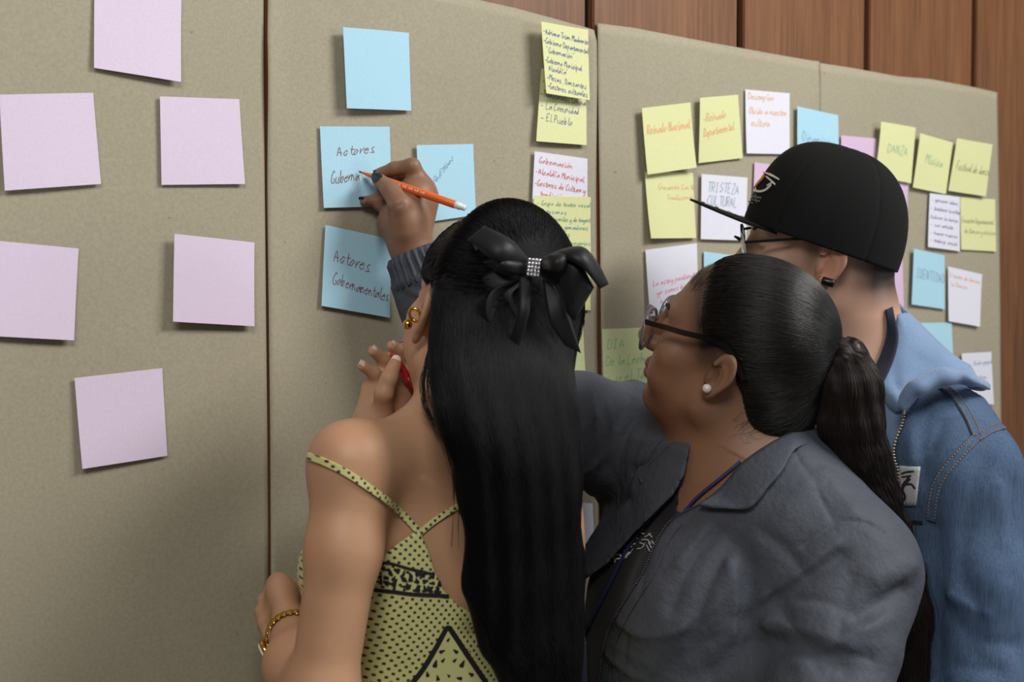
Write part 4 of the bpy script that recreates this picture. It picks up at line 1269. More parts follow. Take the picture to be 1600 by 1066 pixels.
# ---- jacket: a shell with an open front
def jac0(p):
    d = torso2(p)-.013
    sl = chain(p, [LS2, P(1310, 1000, 1.375), LE2], [.064, .061, .058], .02)
    d = smin(d, sl, .035)
    d = smin(d, cone(p, LE2, LW2, .056, .040), .03)
    d = smin(d, chain(p, [RS2, P(900, 668, 1.655), RE2], [.068, .066, .056], .02), .05)
    d = smin(d, cone(p, RE2, P(659, 428, 1.578), .052, .041), .03)
    return d
JF = [fold_on(jac0, *a) for a in (
    ([(1240, 704), (1270, 755), (1304, 818)], .004, .0016),
    ([(1254, 852), (1300, 822), (1316, 815), (1352, 819), (1384, 836)], .004, .0020),
    ([(1164, 968), (1236, 922), (1312, 868)], .010, .006), ([(1170, 948), (1236, 904), (1306, 852)], .010, -.004),
    ([(1154, 856), (1171, 892), (1166, 950), (1174, 1004)], .012, .011), ([(1140, 880), (1150, 930), (1150, 1000)], .010, -.005),
    ([(1172, 1004), (1220, 1006), (1272, 1016), (1320, 1046)], .012, .008), ([(1190, 975), (1250, 985), (1330, 1012)], .012, -.004),
    ([(1340, 962), (1370, 945), (1392, 932), (1410, 922)], .010, .008), ([(1370, 905), (1400, 893), (1422, 884)], .012, -.009), ([(1345, 985), (1390, 968)], .010, -.004),
    ([(1210, 930), (1240, 980), (1290, 1060)], .008, .003), ([(1245, 935), (1300, 942), (1350, 965)], .008, .003), ([(1330, 900), (1310, 1000), (1300, 1060)], .009, .003),
    ([(1350, 985), (1300, 1010), (1250, 1040)], .008, -.003), ([(1360, 1030), (1320, 1020)], .008, .003),
    ([(1120, 830), (1080, 880), (1050, 950)], .010, .004), ([(1140, 850), (1105, 920), (1080, 1000)], .010, .005), ([(1100, 830), (1062, 880)], .008, -.003),
    ([(1110, 1000), (1060, 1030), (1020, 1066)], .012, .004), ([(1160, 1010), (1110, 1050)], .012, .006),
    ([(1010, 880), (1000, 920)], .007, .003), ([(980, 990), (975, 1030)], .007, .003),
    ([(1030, 640), (990, 660), (972, 700), (968, 745)], .006, .005), ([(955, 625), (960, 680), (955, 740)], .008, .004), ([(930, 618), (935, 680), (945, 730)], .008, .004),
    ([(985, 625), (965, 660)], .007, .003), ([(910, 620), (915, 690), (925, 770)], .009, -.004), ([(1010, 700), (980, 790), (940, 830)], .012, -.004), ([(960, 760), (945, 790), (912, 780)], .012, .008),
    ([(1045, 690), (1010, 725), (990, 738)], .008, .004), ([(940, 790), (985, 780)], .010, .004),
    ([(632, 440), (655, 452), (690, 446)], .006, .004), ([(622, 456), (650, 470)], .006, .003), ([(640, 428), (680, 420)], .005, .003), ([(625, 430), (632, 470)], .006, .003),
    ([(1260, 760), (1230, 800)], .012, -.003), ([(1290, 740), (1330, 800)], .015, -.003), ([(1190, 830), (1230, 860), (1260, 900)], .010, .003))]
OPEN = [(1088, 660), (1078, 700), (1069, 743), (1051, 775), (992, 833), (947, 883), (911, 908), (860, 960), (830, 1300), (935, 1300), (936, 1066), (947, 1000), (970, 950), (1006, 892), (1028, 842), (1051, 811), (1091, 788), (1130, 780), (1180, 740), (1240, 690), (1200, 600), (1120, 600)]
def ridges(p, da, db, k, seed):
    a = dot(p, np.asarray(da, f32)); b = dot(p, np.asarray(db, f32))
    ph = k*a+1.8*np.sin(8*b+seed+1.4*np.sin(13*a))
    m = np.clip(np.sin(9*b+6*a+seed*2)+.25, 0, 1)*np.clip(np.sin(11*a-5*b+seed)+.5, 0, 1)
    return m*(1-np.abs(np.sin(ph)))**2.2
def jac_d(p):
    d = crease3(p, jac0(p), [(c_, w_, dp_*1.35) for c_, w_, dp_ in JF])
    n = np.sin(p[..., 0]*61+2*np.sin(p[..., 2]*37))*np.sin(p[..., 2]*53+2*np.sin(p[..., 1]*41))
    n = n*.0009-.0070*ridges(p, cdir(.5, .8, .2), cdir(.8, -.5, .3), 40, .7)-.0060*ridges(p, cdir(-.4, .85, -.3), cdir(.8, .4, .2), 52, 2.1)
    return d+n.astype(f32)
tc2 = P(1150, 930, 1.56)
CUFF_AX = norm(P(659, 428, 1.578)-RW2)
def w2_jacket(p):
    j = jac_d(p); d = np.maximum(j-.001, -(j+.016))
    op = np.maximum(poly_sd(p, OPEN), -(dot(p-tc2.astype(f32), T2F.astype(f32))+.02))
    d = smax(d, -op, .002)
    neck = cone(p, H2.w(0, -.03, -.06), P(1160, 740, 1.54), .056, .060)
    d = np.maximum(d, -neck)
    d = np.maximum(d, -cone(p, RW2, P(648, 402, 1.578), .030, .030))
    wr = p-RW2.astype(f32); d = np.where((wr*wr).sum(-1) < .0081, np.maximum(d, .037-dot(wr, CUFF_AX.astype(f32))), d)
    return np.maximum(d, .88-p[..., 2])
def jacket_mat():
    t = NT('grey_jacket_cloth')
    v = t.coords()
    n = t.noise(v, 10, 3); w = t.noise(v, 1300, 2)
    c = t.ramp(n, [(0.3, srgb(66, 70, 80)), (0.7, srgb(74, 78, 88))])
    c = t.mix(0.18, c, t.ramp(w, [(0.3, srgb(52, 55, 62)), (0.7, srgb(108, 112, 120))]))
    t.color(c)
    t.b.inputs['Roughness'].default_value = 0.6
    t.b.inputs['Specular IOR Level'].default_value = 0.16
    wr = t.noise(t.coords(scale=(30, 30, 30)), 1.2, 4, 0.6)
    b1 = t.add('ShaderNodeBump', i_Strength=0.6, i_Distance=0.006); t.link(wr, b1.inputs['Height'])
    b2 = t.add('ShaderNodeBump', i_Strength=0.10, i_Distance=0.0005); t.link(w, b2.inputs['Height']); t.link(b1.outputs[0], b2.inputs['Normal'])
    t.link(b2.outputs[0], t.b.inputs['Normal'])
    return t.m
JACKET = jacket_mat()
jlo, jhi = box_of([P(1450, 1120, 1.3), P(640, 420, 1.6), P(1000, 600, 1.80), P(1000, 1120, 1.80), P(1450, 700, 1.3), LW2], .05)
jlo[2] = .87
def jac_f(p): return w2_jacket(p)
jacket = sdf_obj('jacket', [(jac_f, jlo, jhi, .0034)], JACKET, w2)
# cuff: gathered elastic ring
ax = norm(P(659, 428, 1.578)-RW2)
a1 = norm(np.cross(ax, UP)); a2 = np.cross(ax, a1)
V, F = [], []
m = 120; prof = [(-.004, .026), (-.004, .0325), (.002, .0345), (.010, .0345), (.018, .0355), (.024, .0375), (.034, .0385), (.034, .030)]
cc = RW2+ax*.012
for (t_, r_) in prof:
    for k in range(m):
        an = 2*math.pi*k/m
        rr = r_+(.0031*math.sin(an*24) if .001 < t_ < .035 else .0008*math.sin(an*26))+.0012*math.sin(an*3+1)
        V.append(cc+ax*t_+(a1*math.cos(an)+a2*math.sin(an))*rr)
for i in range(len(prof)-1):
    for k in range(m): F.append((i*m+k, i*m+(k+1) % m, (i+1)*m+(k+1) % m, (i+1)*m+k))
solid('elastic_cuff', (V, F), JACKET, jacket)
# collar flaps
def onj(px, py, lift, f=jac_d):
    h_ = hit(f, px, py); return (px, py, zdep(h_)-lift) if h_ is not None else (px, py, 1.5)
def onn(px, py, lift): return onj(px, py, lift, w2_body)
def collar(A, B, nm):
    g = strip(None, A, B, None, None, .003, 30, 9, .006)
    return solid(nm, g, JACKET, jacket)
collar([onn(1272, 668, .004), onn(1240, 676, .006), onn(1203, 694, .006), onn(1160, 724, .006), onn(1136, 752, .008), onn(1116, 772, .012), (1091, 789, zdep(hit(jac_d, 1100, 800))-.006)],
       [onj(1290, 690, .006), onj(1244, 701, .008), onj(1222, 736, .010), onj(1198, 764, .010), onj(1184, 782, .010), onj(1164, 796, .010), onj(1110, 793, .010)], 'collar_flap')
collar([(1077, 690, 1.565), (1076, 704, 1.57), (1069, 743, 1.575), (1051, 775, 1.58), (1030, 797, 1.585)],
       [onj(1036, 684, .006), onj(1020, 696, .008), onj(1005, 715, .008), onj(995, 735, .008), onj(1002, 752, .008)], 'collar_flap')
# zipper along the front edge, and stitched placket
zl = [(1091, 789), (1051, 812), (1028, 843), (1006, 893), (970, 951), (947, 1001), (938, 1066), (936, 1090)]
q, nn = path_hit(jac_d, [(x+2, y+1) for x, y in zl], .003, 8)
ZIP = simple('dark_zip', srgb(66, 70, 84), .4, metal=.3)
geo = []
qq = np.vstack([q[:1]]+[q[i]+(q[i+1]-q[i])*np.linspace(0, 1, 9)[1:, None] for i in range(len(q)-1)])
L = np.concatenate([[0], np.cumsum(np.linalg.norm(np.diff(qq, axis=0), axis=1))])
for s_ in np.arange(0, L[-1], .0030):
    c = np.array([np.interp(s_, L, qq[:, i]) for i in range(3)]); geo.append(ico(c, (.0016, .0016, .0010), None, 6, 4))
solid('zipper_teeth', merge_geo(geo), ZIP, jacket)['kind'] = 'stuff'
q, nn = path_hit(jac_d, [(x+16, y+8) for x, y in zl[1:]], .0022, 8); ribbon('placket_seam', q, nn, .0016, .0010, JACKET, jacket)
q, nn = path_hit(jac_d, [(972, 705), (970, 745), (968, 800), (966, 850)], .0022, 8); ribbon('placket_seam', q, nn, .0018, .0012, JACKET, jacket)
# lanyard with its badge
lan = empty('lanyard', P(1000, 860, 1.45)); keep(lan, w2)
NAVY = simple('navy_cord', srgb(40, 42, 88), .6)
def cord(pts, w):
    q, nn = path_hit(lambda p: np.minimum(w2_body(p), w2_shirt(p)), pts, .003, 7); ribbon('cord', q, nn, w, .0022, NAVY, lan)
cord([(1158, 722), (1128, 748), (1092, 778), (1068, 806), (1042, 836)], .0036)
cord([(1066, 752), (1050, 775), (1020, 810), (985, 856), (960, 905), (940, 945), (920, 985), (910, 1004)], .0040)
bh = hit(w2_shirt, 912, 1030)
bz = zdep(bh)-.006 if bh is not None else 1.5
strip('badge_holder', [(896, 1006, bz), (896, 1110, bz)], [(917, 1003, bz-.004), (919, 1110, bz-.004)], simple('badge_plastic', srgb(70, 74, 88), .25), lan, .002)
# print on the shirt
PRINT = simple('white_print', srgb(214, 214, 216), .6)
geo = []
def pr(pts, w):
    q, nn = path_hit(w2_shirt, pts, .0008, 5)
    if len(q) < 2: return
    t = np.gradient(q, axis=0); t /= np.linalg.norm(t, axis=1, keepdims=True); s_ = np.cross(t, nn)
    V = [x+y*sg*w/2 for x, y in zip(q, s_) for sg in (1, -1)]
    geo.append((V, [(2*i, 2*i+1, 2*i+3, 2*i+2) for i in range(len(q)-1)]))
for pts, w in (([(962, 879), (961, 870), (965, 867), (970, 868), (973, 878)], .0022), ([(963, 874), (971, 873)], .0018), ([(968, 881), (984, 863)], .0030), ([(976, 860), (980, 872)], .0018), ([(975, 873), (986, 864)], .0024),
               ([(986, 845), (983, 852), (988, 855)], .0016), ([(1007, 827), (1002, 832), (1008, 835)], .0016), ([(997, 842), (992, 840)], .0014), ([(1018, 834), (1008, 840)], .0016), ([(1014, 834), (1020, 840)], .0014),
               ([(1003, 844), (1012, 844), (1018, 850)], .0014), ([(1000, 848), (1008, 852), (1003, 857), (996, 858)], .0014), ([(1011, 852), (1016, 862)], .0014), ([(1014, 848), (1019, 857)], .0014), ([(1019, 845), (1023, 852)], .0014), ([(990, 858), (985, 866)], .0014),
               ([(1010, 848), (1004, 856)], .0014), ([(994, 850), (990, 851)], .0014)):
    pr(pts, w)
if geo: solid('printed_lettering', merge_geo(geo), PRINT, shirt, False)

# ---- glasses
gl = empty('eyeglasses', H2.w(0, .10, -.01)); keep(gl, w2)
CLEARF = simple('clear_frame', srgb(150, 145, 160), .12, spec=.6)
CLEARF.node_tree.nodes['Principled BSDF'].inputs['Transmission Weight'].default_value = .75
GLASS = NT('lens_glass'); GLASS.b.inputs['Transmission Weight'].default_value = 1; GLASS.b.inputs['Roughness'].default_value = 0; GLASS.b.inputs['IOR'].default_value = 1.15; GLASS = GLASS.m
TEMPLE = simple('black_temple', srgb(8, 8, 11), .25)
for sx in (-1, 1):
    c0 = np.array([sx*.034, .098, -.018])
    ring = []
    for t in np.linspace(0, 2*math.pi, 41):
        ex, ez = -.0285*-1*np.sign(math.cos(t))*abs(math.cos(t))**.85, -.0220*-1*np.sign(math.sin(t))*abs(math.sin(t))**.85
        ring.append(H2.w(c0[0]+ex, c0[1]-abs(ex+sx*.0)*0-.18*max(0, sx*ex)-.0+.10*ez, c0[2]+ez))
    tube('rim', ring, .0021, CLEARF, gl, 8)
    V = [H2.w(*c0)]+ring[:-1]; n_ = len(ring)-1
    V2 = [v+H2.M[1]*.0012 for v in V]
    Fc = [(0, 1+i, 1+(i+1) % n_) for i in range(n_)]
    Fc += [tuple(k+n_+1 for k in f_[::-1]) for f_ in Fc]
    solid('lens', (V+V2, Fc), GLASS, gl)
    hinge = H2.w(sx*.064, .093, .000); earp = H2.w(sx*.0775, -.004, .013); endp = H2.w(sx*.0735, -.034, -.016)
    pts = cr([hinge, H2.w(sx*.075, .05, .008), earp, endp], 8)
    nrm = np.tile(H2.M[0]*sx, (len(pts), 1))
    ribbon('temple_arm', pts, nrm,   .0066, .0026, TEMPLE, gl)
tube('bridge', cr([H2.w(-.008, .106, -.008), H2.w(0, .112, -.004), H2.w(.008, .106, -.008)], 6), .0022, CLEARF, gl, 8)
zp = zdep(H2.w(-.080, 0, -.05))
ph_ = hit(w2_body, 1104, 607)
solid('pearl_earring', ico(ph_-FV*.003, .0052, None, 20, 14), simple('pearl', srgb(226, 220, 214), .18, coat=.6), w2)
def eyes(H, parent, iris):
    for sx in (-1, 1):
        solid('eye', ico(H.w(sx*.031, .0695, -.005), .0112*H.s), simple('eye_white', srgb(225, 218, 210), .2), parent)
        solid('iris', ico(H.w(sx*.031, .0752, -.005), (.0054, .0060, .0054), H.M), simple('iris', iris, .15), parent)
    # brows
    for sx in (-1, 1):
        pts = cr([H.w(sx*.014, .0875, .010), H.w(sx*.030, .0825, .0150), H.w(sx*.047, .0690, .010)], 6)
        V, F = tube_geo(pts, np.linspace(.0030, .0014, len(pts)), 8); solid('eyebrow', (V, F), BROW, parent)
BROW = simple('brow_hair', srgb(26, 20, 18), .8)
eyes(H2, w2, srgb(40, 26, 18)); eyes(H1, g1, srgb(40, 26, 18))

# ---- hair drawn back into a ponytail
pony = [(1302, 546, 1.466, .015), (1320, 560, 1.462, .023), (1330, 606, 1.464, .031), (1330, 660, 1.470, .032), (1340, 710, 1.478, .030), (1362, 770, 1.495, .025), (1384, 830, 1.520, .022), (1402, 890, 1.540, .021), (1414, 960, 1.552, .022), (1412, 1060, 1.555, .019), (1404, 1140, 1.555, .012)]
def w2_cap(p):
    q = H2.loc(p)
    ax_ = np.abs(q[..., 0])
    cap = ell(q, (0, -0.015, 0.020), (0.0760, 0.0930, 0.0785))
    nape = ell(q, (0, -0.060, -0.058), (0.059, 0.050, 0.068))
    cap = smin(cap, nape, .03)
    cap = smax(cap, q[..., 1]-(0.026+np.clip(q[..., 2], -.02, .1)*.42), .010)
    cap = smax(cap, -(np.sqrt((ax_-.085)**2+((q[..., 1]-.002)*.9)**2+((q[..., 2]+.030)*.75)**2)-.031), .006)
    nl = -.084-.42*np.clip(-(q[..., 1]+.02), 0, .09)
    cap = smax(cap, nl-q[..., 2], .010)
    return cap*f32(H2.s)
def w2_pony(p):
    d = chain(p, [P(*a[:3]) for a in pony], [a[3] for a in pony], .01)
    return d+.0012*np.sin(dot(p, RV)*330+4*np.sin(p[..., 2]*22))
KN2 = P(1305, 546, 1.468)
def w2_hairf(p):
    d = smin(w2_cap(p), w2_pony(p), .02)
    return d
HAIR2 = hair_mat('dark_brown_black_hair', srgb(20, 17, 17), .36, .4)
HAIR2P = hair_mat('brown_black_ponytail', srgb(32, 24, 22), .45, .35)
clo, chi = H2.c-.13, H2.c+.13
hair2 = sdf_obj('hair', [(w2_cap, clo, chi, .0024)], HAIR2, w2)
plo, phi = box_of([P(a, b, z) for a, b, z, r in pony], .045)
pony_o = sdf_obj('ponytail', [(w2_pony, plo, phi, .0036)], HAIR2P, w2)
n = 11000
az = rng.uniform(-math.pi, math.pi, n); el = np.arcsin(rng.uniform(-.75, 1, n))
front = np.abs(az) < 2.2
y = np.cos(el)*np.cos(az)
rt = np.stack([np.sin(az)*np.cos(el)*.077, -.015+.094*y, .020+np.sin(el)*.080], 1)
rt[:, 1] = np.minimum(rt[:, 1], .024+np.clip(rt[:, 2], -.02, .1)*.42+rng.uniform(-.01, .002, n))
low_ = (np.abs(az) > 1.5) & (el < -.2); rt[:, 2] -= np.where(low_, rng.uniform(0, .055, n), 0)
root = H2.c+H2.s*(rt@H2.M)
tt = np.linspace(0, 1, 18)
X = arc_paths(H2.c, root, KN2+rng.normal(0, .006, (n, 3)), tt)
X = relax(to_surface(w2_cap, X, rng.uniform(.0003, .0014, n)[:, None])[:, 1:])
X = to_surface(w2_cap, X, rng.uniform(.0002, .0012, n)[:, None], 2)
okm = (np.linalg.norm(np.diff(X, axis=1), axis=-1).max(1) < .04) & smooth_ones(X)
strands('hair_strand', X[okm], HAIR2, hair2, .00022, .00018)
n = 4200; k = 34
pc = np.array([P(*a[:3]) for a in pony]); pr_ = np.array([a[3] for a in pony])
tt = np.linspace(0, 1, k); ss = np.linspace(0, 1, len(pony))
pc_s = cr(pc, 6); sss = np.linspace(0, 1, len(pc_s))
ctr = np.stack([np.interp(tt, sss, pc_s[:, i]) for i in range(3)], 1); wd = np.interp(tt, ss, pr_)
th = rng.uniform(0, 2*math.pi, n); rad = rng.uniform(.96, 1.12, n)
wav = .10*np.sin(tt[None]*rng.uniform(14, 26, n)[:, None]+rng.uniform(0, 6.3, n)[:, None])*np.clip(tt*3, 0, 1)
rr = (rad[:, None]+wav)*wd[None]
X = ctr[None]+(np.cos(th)[:, None, None]*RV+np.sin(th)[:, None, None]*FH)*wd[None, :, None]*.98
X = to_surface(w2_pony, X, rng.uniform(0, .0012, n)[:, None]*np.ones((1, k)), 5)
X = X+((np.cos(th)[:, None, None]*RV+np.sin(th)[:, None, None]*FH)*np.maximum(wav*.6, -.02)[..., None]*wd[None, :, None]+(rng.normal(0, .004, (n, 1))*np.clip(tt*2-.6, 0, 1)[None])[..., None]*RV)
strands('hair_strand', X, HAIR2P, pony_o, .00028, .00016)
# hair tie
tie = []
tx = norm(P(1320, 560, 1.462)-P(1302, 546, 1.466)); t1 = norm(np.cross(tx, UP)); t2 = np.cross(tx, t1)
tie = [P(1312, 552, 1.463)+(t1*math.cos(a)+t2*math.sin(a))*.0175 for a in np.linspace(0, 2*math.pi, 25)]
tube('hair_tie', tie, .0045, BLACKC, w2)
# fine baby hairs at the temple, ear and nape
wis = []
for _ in range(220):
    a = rng.uniform(-1, 1, 4)
    s0 = [(1085+8*a[0], 440+14*a[1]), (1095+6*a[0], 520+30*a[1]), (1180+40*a[0], 668+14*a[1])][[0, 1, 0, 1, 0, 1, 2][rng.integers(0, 7)]]
    e0 = (s0[0]+rng.uniform(6, 34), s0[1]+rng.uniform(-16, 20))
    m0 = ((s0[0]+e0[0])/2+6*a[2], (s0[1]+e0[1])/2+8*a[3])
    h0 = hit(lambda p: np.minimum(w2_body(p), w2_cap(p)), *s0)
    if h0 is None: continue
    z_ = zdep(h0)-.002
    c = np.array([P(x, y_, z_+dz) for (x, y_), dz in zip(cr([s0, m0, e0], 5), np.linspace(0, .004, 11))])
    wis.append(c)
wis = np.array(wis)
wis = to_surface(lambda p: np.minimum(w2_body(p), w2_cap(p)), wis, .0012, 3)
strands('loose_hair', wis, HAIR2, hair2, .00012, .00007)

# ---- trousers
def trous(p):
    d = ell(p, P(1140, 1330, 1.57), (.20, .155, .18), T2)
    for s in (-1, 1):
        hip = P(1140, 1330, 1.57)+T2L*s*.10
        d = smin(d, cone(p, hip, np.array([hip[0], hip[1], .08]), .105, .065), .04)
    return np.maximum(np.maximum(d-.006, .06-p[..., 2]), p[..., 2]-1.0)
tl, th_ = box_of([P(1140, 1330, 1.57)], .34); tl[2] = .04; th_[2] = 1.02
sdf_obj('trousers', [(trous, tl, th_, .010)], BLACKC, w2)

# ---- the orange marker she writes with
mk = tag(empty('marker_pen', P(640, 296, 1.57)), 'orange marker with a white end, held by the hand writing on the blue note', 'pen')
ORANGE = simple('orange_plastic', srgb(228, 104, 48), .3)
WHITEP = simple('white_plastic', srgb(226, 226, 228), .35)
tipw = W(560.5, 268, PAPER_Y+.0075); pe = P(727, 325.3, 1.535)
L_ = np.linalg.norm(pe-tipw); pa = (pe-tipw)/L_
at = lambda s_: tipw+pa*s_
V, F = tube_geo([at(x) for x in (.004, .010, .030, .032, L_-.014, L_-.0135)], [.0013, .0020, .0042, .0048, .0048, .0046], 18); keep(solid('barrel', (V, F), ORANGE), mk)
V, F = tube_geo([at(x) for x in (L_-.0135, L_-.013, L_-.0065, L_-.006, L_-.001, L_)], [.0040, .0043, .0043, .0036, .0036, .0030], 18); keep(solid('end_plug', (V, F), WHITEP), mk)
V, F = tube_geo([at(x) for x in (0, .0015, .0045)], [.0005, .0011, .0013], 12); keep(solid('felt_tip', (V, F), simple('brown_felt', srgb(96, 44, 40), .8)), mk)
geo = []
side = norm(np.cross(pa, FV)); fc_ = norm(np.cross(side, pa)); fc_ = fc_*(-1 if fc_@FV > 0 else 1)
if side@UV < 0: side = -side
for gi, x0 in enumerate(np.linspace(.060, .094, 9)):
    for st in ([(0, -.0010), (.001, .0014), (.002, -.0010)], [(.0008, 0), (.0026, .0009), (.0024, -.0010)])[gi % 2:gi % 2+1]:
        c = cr(st, 4); V = []
        d_ = np.gradient(c, axis=0); d_ /= np.linalg.norm(d_, axis=1, keepdims=True)
        for (x, yv), t in zip(c, d_):
            for sg in (1, -1):
                yy = yv+t[0]*sg*.00035; xx = x-t[1]*sg*.00035
                an = yy/.0048; V.append(at(x0+xx)+(fc_*math.cos(an)+side*math.sin(an))*.00492)
        geo.append((V, [(2*i, 2*i+1, 2*i+3, 2*i+2) for i in range(len(c)-1)]))
keep(solid('printed_lettering', merge_geo(geo), WHITEP, None, False), mk)
# ================================================================== the man in the cap
mn = empty('person', P(1400, 600, 1.74)*np.array([1, 1, 0]))
tag(mn, 'man in a black cap and a denim jacket over a light blue hood', 'person')
H3 = Pose(P(1284, 371, 1.75), frame(cdir(-.985, .04, .16), cdir(.02, .98, -.19)), 1.022)
T3F = cdir(-.90, 0, -.43); T3 = frame(T3F, UP); T3L = -T3[0]
NB3 = P(1352, 585, 1.765)
LS3, LE3 = P(1498, 748, 1.605), P(1524, 1090, 1.555)
RS3 = P(1230, 735, 1.90); RE3 = P(1215, 1010, 1.90)
LW3 = LE3+T3F*.16-UP*.16
RW3 = RE3+T3F*.10-UP*.20-T3L*.0
def torso3(p):
    d = ell(p, P(1385, 850, 1.765), (.185, .115, .25), T3)
    d = smin(d, cone(p, P(1385, 640, 1.74), LS3, .055, .055), .06)
    d = smin(d, cone(p, P(1330, 640, 1.79), RS3, .055, .055), .06)
    d = smin(d, ell(p, P(1375, 1130, 1.77), (.175, .125, .25), T3), .08)
    return smin(d, ell(p, P(1375, 1290, 1.77), (.18, .13, .16), T3), .06)
def man_body(p):
    d = masked(p, H3.c, .22, lambda q: head_sdf(H3.loc(q), male=True, es=.95)*f32(H3.s))
    d = smin(d, cone(p, H3.w(0, -.034, -.045), NB3, .058, .064), .03)
    d = smin(d, torso3(p), .05)
    for a, b, c in ((LS3, LE3, LW3), (RS3, RE3, RW3)):
        d = smin(d, chain(p, [a, b, c], [.050, .040, .026], .02), .03)
        d = smin(d, flatcone(p, c, c+T3F*.05-UP*.07, .026, .030, T3L, .5), .012)
        for k in range(4):
            e = c+T3F*(.075-.017*k)-UP*(.075-.004*k); d = smin(d, chain(p, [e, e+T3F*.012-UP*.038, e-UP*.062], [.0095, .0088, .007]), .006)
        d = smin(d, chain(p, [c+T3F*.03-UP*.02, c+T3F*.06-UP*.04, c+T3F*.07-UP*.07], [.012, .010, .008]), .008)
    for s in (-1, 1):
        hip = P(1375, 1290, 1.77)+T3L*s*.10
        kn = np.array([hip[0], hip[1], .52])+T3F*.02; an = np.array([hip[0], hip[1], .09])
        d = smin(d, chain(p, [hip, kn, an], [.090, .060, .042], .03), .04)
        d = smin(d, flatcone(p, an-UP*.045, an+T3F*.15-UP*.06, .042, .036, UP, .8), .03)
    return np.maximum(d, -p[..., 2])
def stub3(p):
    q = H3.loc(p)
    back = np.clip((-.035-q[..., 1])/.03, 0, 1)*np.clip((q[..., 2]+.088)/.035, 0, 1)
    ax_ = np.abs(q[..., 0])
    side = np.clip((.030-q[..., 1])/.012, 0, 1)*np.clip((q[..., 1]-.002)/.008, 0, 1)*np.clip((q[..., 2]+.045)/.03, 0, 1)*.5
    over = np.clip((q[..., 2]-.018)/.012, 0, 1)*(q[..., 1] < .04)
    d = np.maximum(np.maximum(back, side), over)*.95
    isear = ((ax_ > .0755) & (np.abs(q[..., 1]+.01) < .03) & (np.abs(q[..., 2]+.02) < .05))
    return np.where((np.linalg.norm(p-H3.c, axis=-1) < .19) & ~isear, d, 0)
def lips3(p): return np.where(np.linalg.norm(p-H3.c, axis=-1) < .2, lips(H3.loc(p)), 0)
def flush3(p):
    q = H3.loc(p); e = (np.abs(q[..., 0]) > .074) & (np.abs(q[..., 1]+.01) < .035) & (np.abs(q[..., 2]+.02) < .05)
    return np.where(e, .55, 0)
SKIN3 = skin_mat('skin_light', srgb(192, 152, 132), srgb(206, 138, 116), lip=srgb(176, 104, 96))
hb = (H3.c-np.array([.16, .16, .15]), H3.c+.15)
nb = box_of([P(1260, 500, 1.66), P(1420, 500, 1.66), P(1260, 640, 1.84), P(1420, 640, 1.84)], .02); nb[1][2] = hb[0][2]+.004
lo_, hi_ = box_of([P(1600, 700, 1.5), P(1600, 1500, 1.5), P(1150, 560, 1.95), P(1150, 1500, 1.95), LW3, RW3+T3F*.1], .06)
rest = minus_boxes(man_body, [hb, nb], .018)
sdf_obj('body', [(clip_box(man_body, *hb), hb[0]-.003, hb[1]+.003, .0021), (clip_box(man_body, *nb), nb[0]-.003, nb[1]+.003, .0036),
                 (clip_box(rest, (lo_[0], lo_[1], 0), hi_), (lo_[0]-.01, lo_[1]-.01, -.02), hi_+.01, .010)], SKIN3, mn, {'lip': lips3, 'stubble': stub3, 'flush': flush3})
eyes(H3, mn, srgb(60, 40, 26))

# ---- hooded sweater
HOODC = cloth_mat('light_blue_fleece', srgb(106, 130, 164), srgb(120, 144, 177), 700, .9, sheen=.3)
HOOD = [(1384, 464), (1398, 470), (1430, 500), (1460, 530), (1485, 553), (1502, 564), (1520, 567), (1528, 583), (1546, 592), (1556, 618), (1535, 612), (1502, 602), (1470, 606), (1432, 622), (1414, 646), (1400, 648), (1382, 630), (1352, 612), (1350, 600), (1370, 575), (1386, 540), (1391, 505)]
def hood_base(p):
    d = cone(p, P(1372, 470, 1.77), P(1375, 600, 1.77), .066, .105)
    d = smin(d, cone(p, P(1400, 560, 1.78), P(1500, 625, 1.70), .095, .045), .05)
    d = smin(d, cone(p, P(1380, 600, 1.72), P(1405, 640, 1.64), .06, .03), .04)
    d = smin(d, chain(p, [P(1412, 640, 1.585), P(1440, 618, 1.580), P(1475, 600, 1.585), P(1510, 594, 1.60), P(1548, 603, 1.66)], [.014, .018, .017, .017, .014], .02), .02)
    return d
HF3 = [([P(*q) for q in c], w, dp) for c, w, dp in (
    ([(1432, 612, 1.60), (1470, 588, 1.61), (1520, 575, 1.66)], .010, .010), ([(1395, 560, 1.66), (1400, 600, 1.64), (1420, 628, 1.61)], .010, .006),
    ([(1440, 560, 1.66), (1480, 575, 1.66), (1515, 572, 1.68)], .010, .004), ([(1380, 610, 1.62), (1395, 640, 1.60)], .006, .004), ([(1500, 590, 1.60), (1525, 584, 1.64)], .007, .006))]
def man_hood(p):
    d = crease3(p, hood_base(p), HF3)
    d = smax(d, poly_sd(p, HOOD)-.002, .030)
    d = smax(d, -cone(p, H3.w(0, -.034, -.045), P(1345, 640, 1.765), .073, .076), .006)
    return d
hlo, hhi = box_of([P(1340, 455, 1.6), P(1560, 455, 1.6), P(1340, 660, 1.9), P(1580, 660, 1.9), P(1340, 660, 1.55)], .03)
def hoodie_body(p):
    t_ = torso3(p)
    d = np.maximum(t_-.007, -(t_+.006))
    d = smax(d, -cone(p, H3.w(0, -.034, -.045), P(1345, 640, 1.765), .070, .072), .006)
    return np.maximum(d, .95-p[..., 2])
h2lo, h2hi = box_of([P(1340, 560, 1.5), P(1600, 700, 1.5), P(1200, 600, 1.95), P(1600, 1090, 1.95), P(1200, 1090, 1.5)], .03)
hoodie = sdf_obj('hooded_sweater', [(man_hood, hlo, hhi, .0034), (hoodie_body, h2lo, h2hi, .0055)], HOODC, mn)
NAVYC = cloth_mat('navy_cotton', srgb(30, 32, 52), srgb(36, 38, 58), 900, .85)
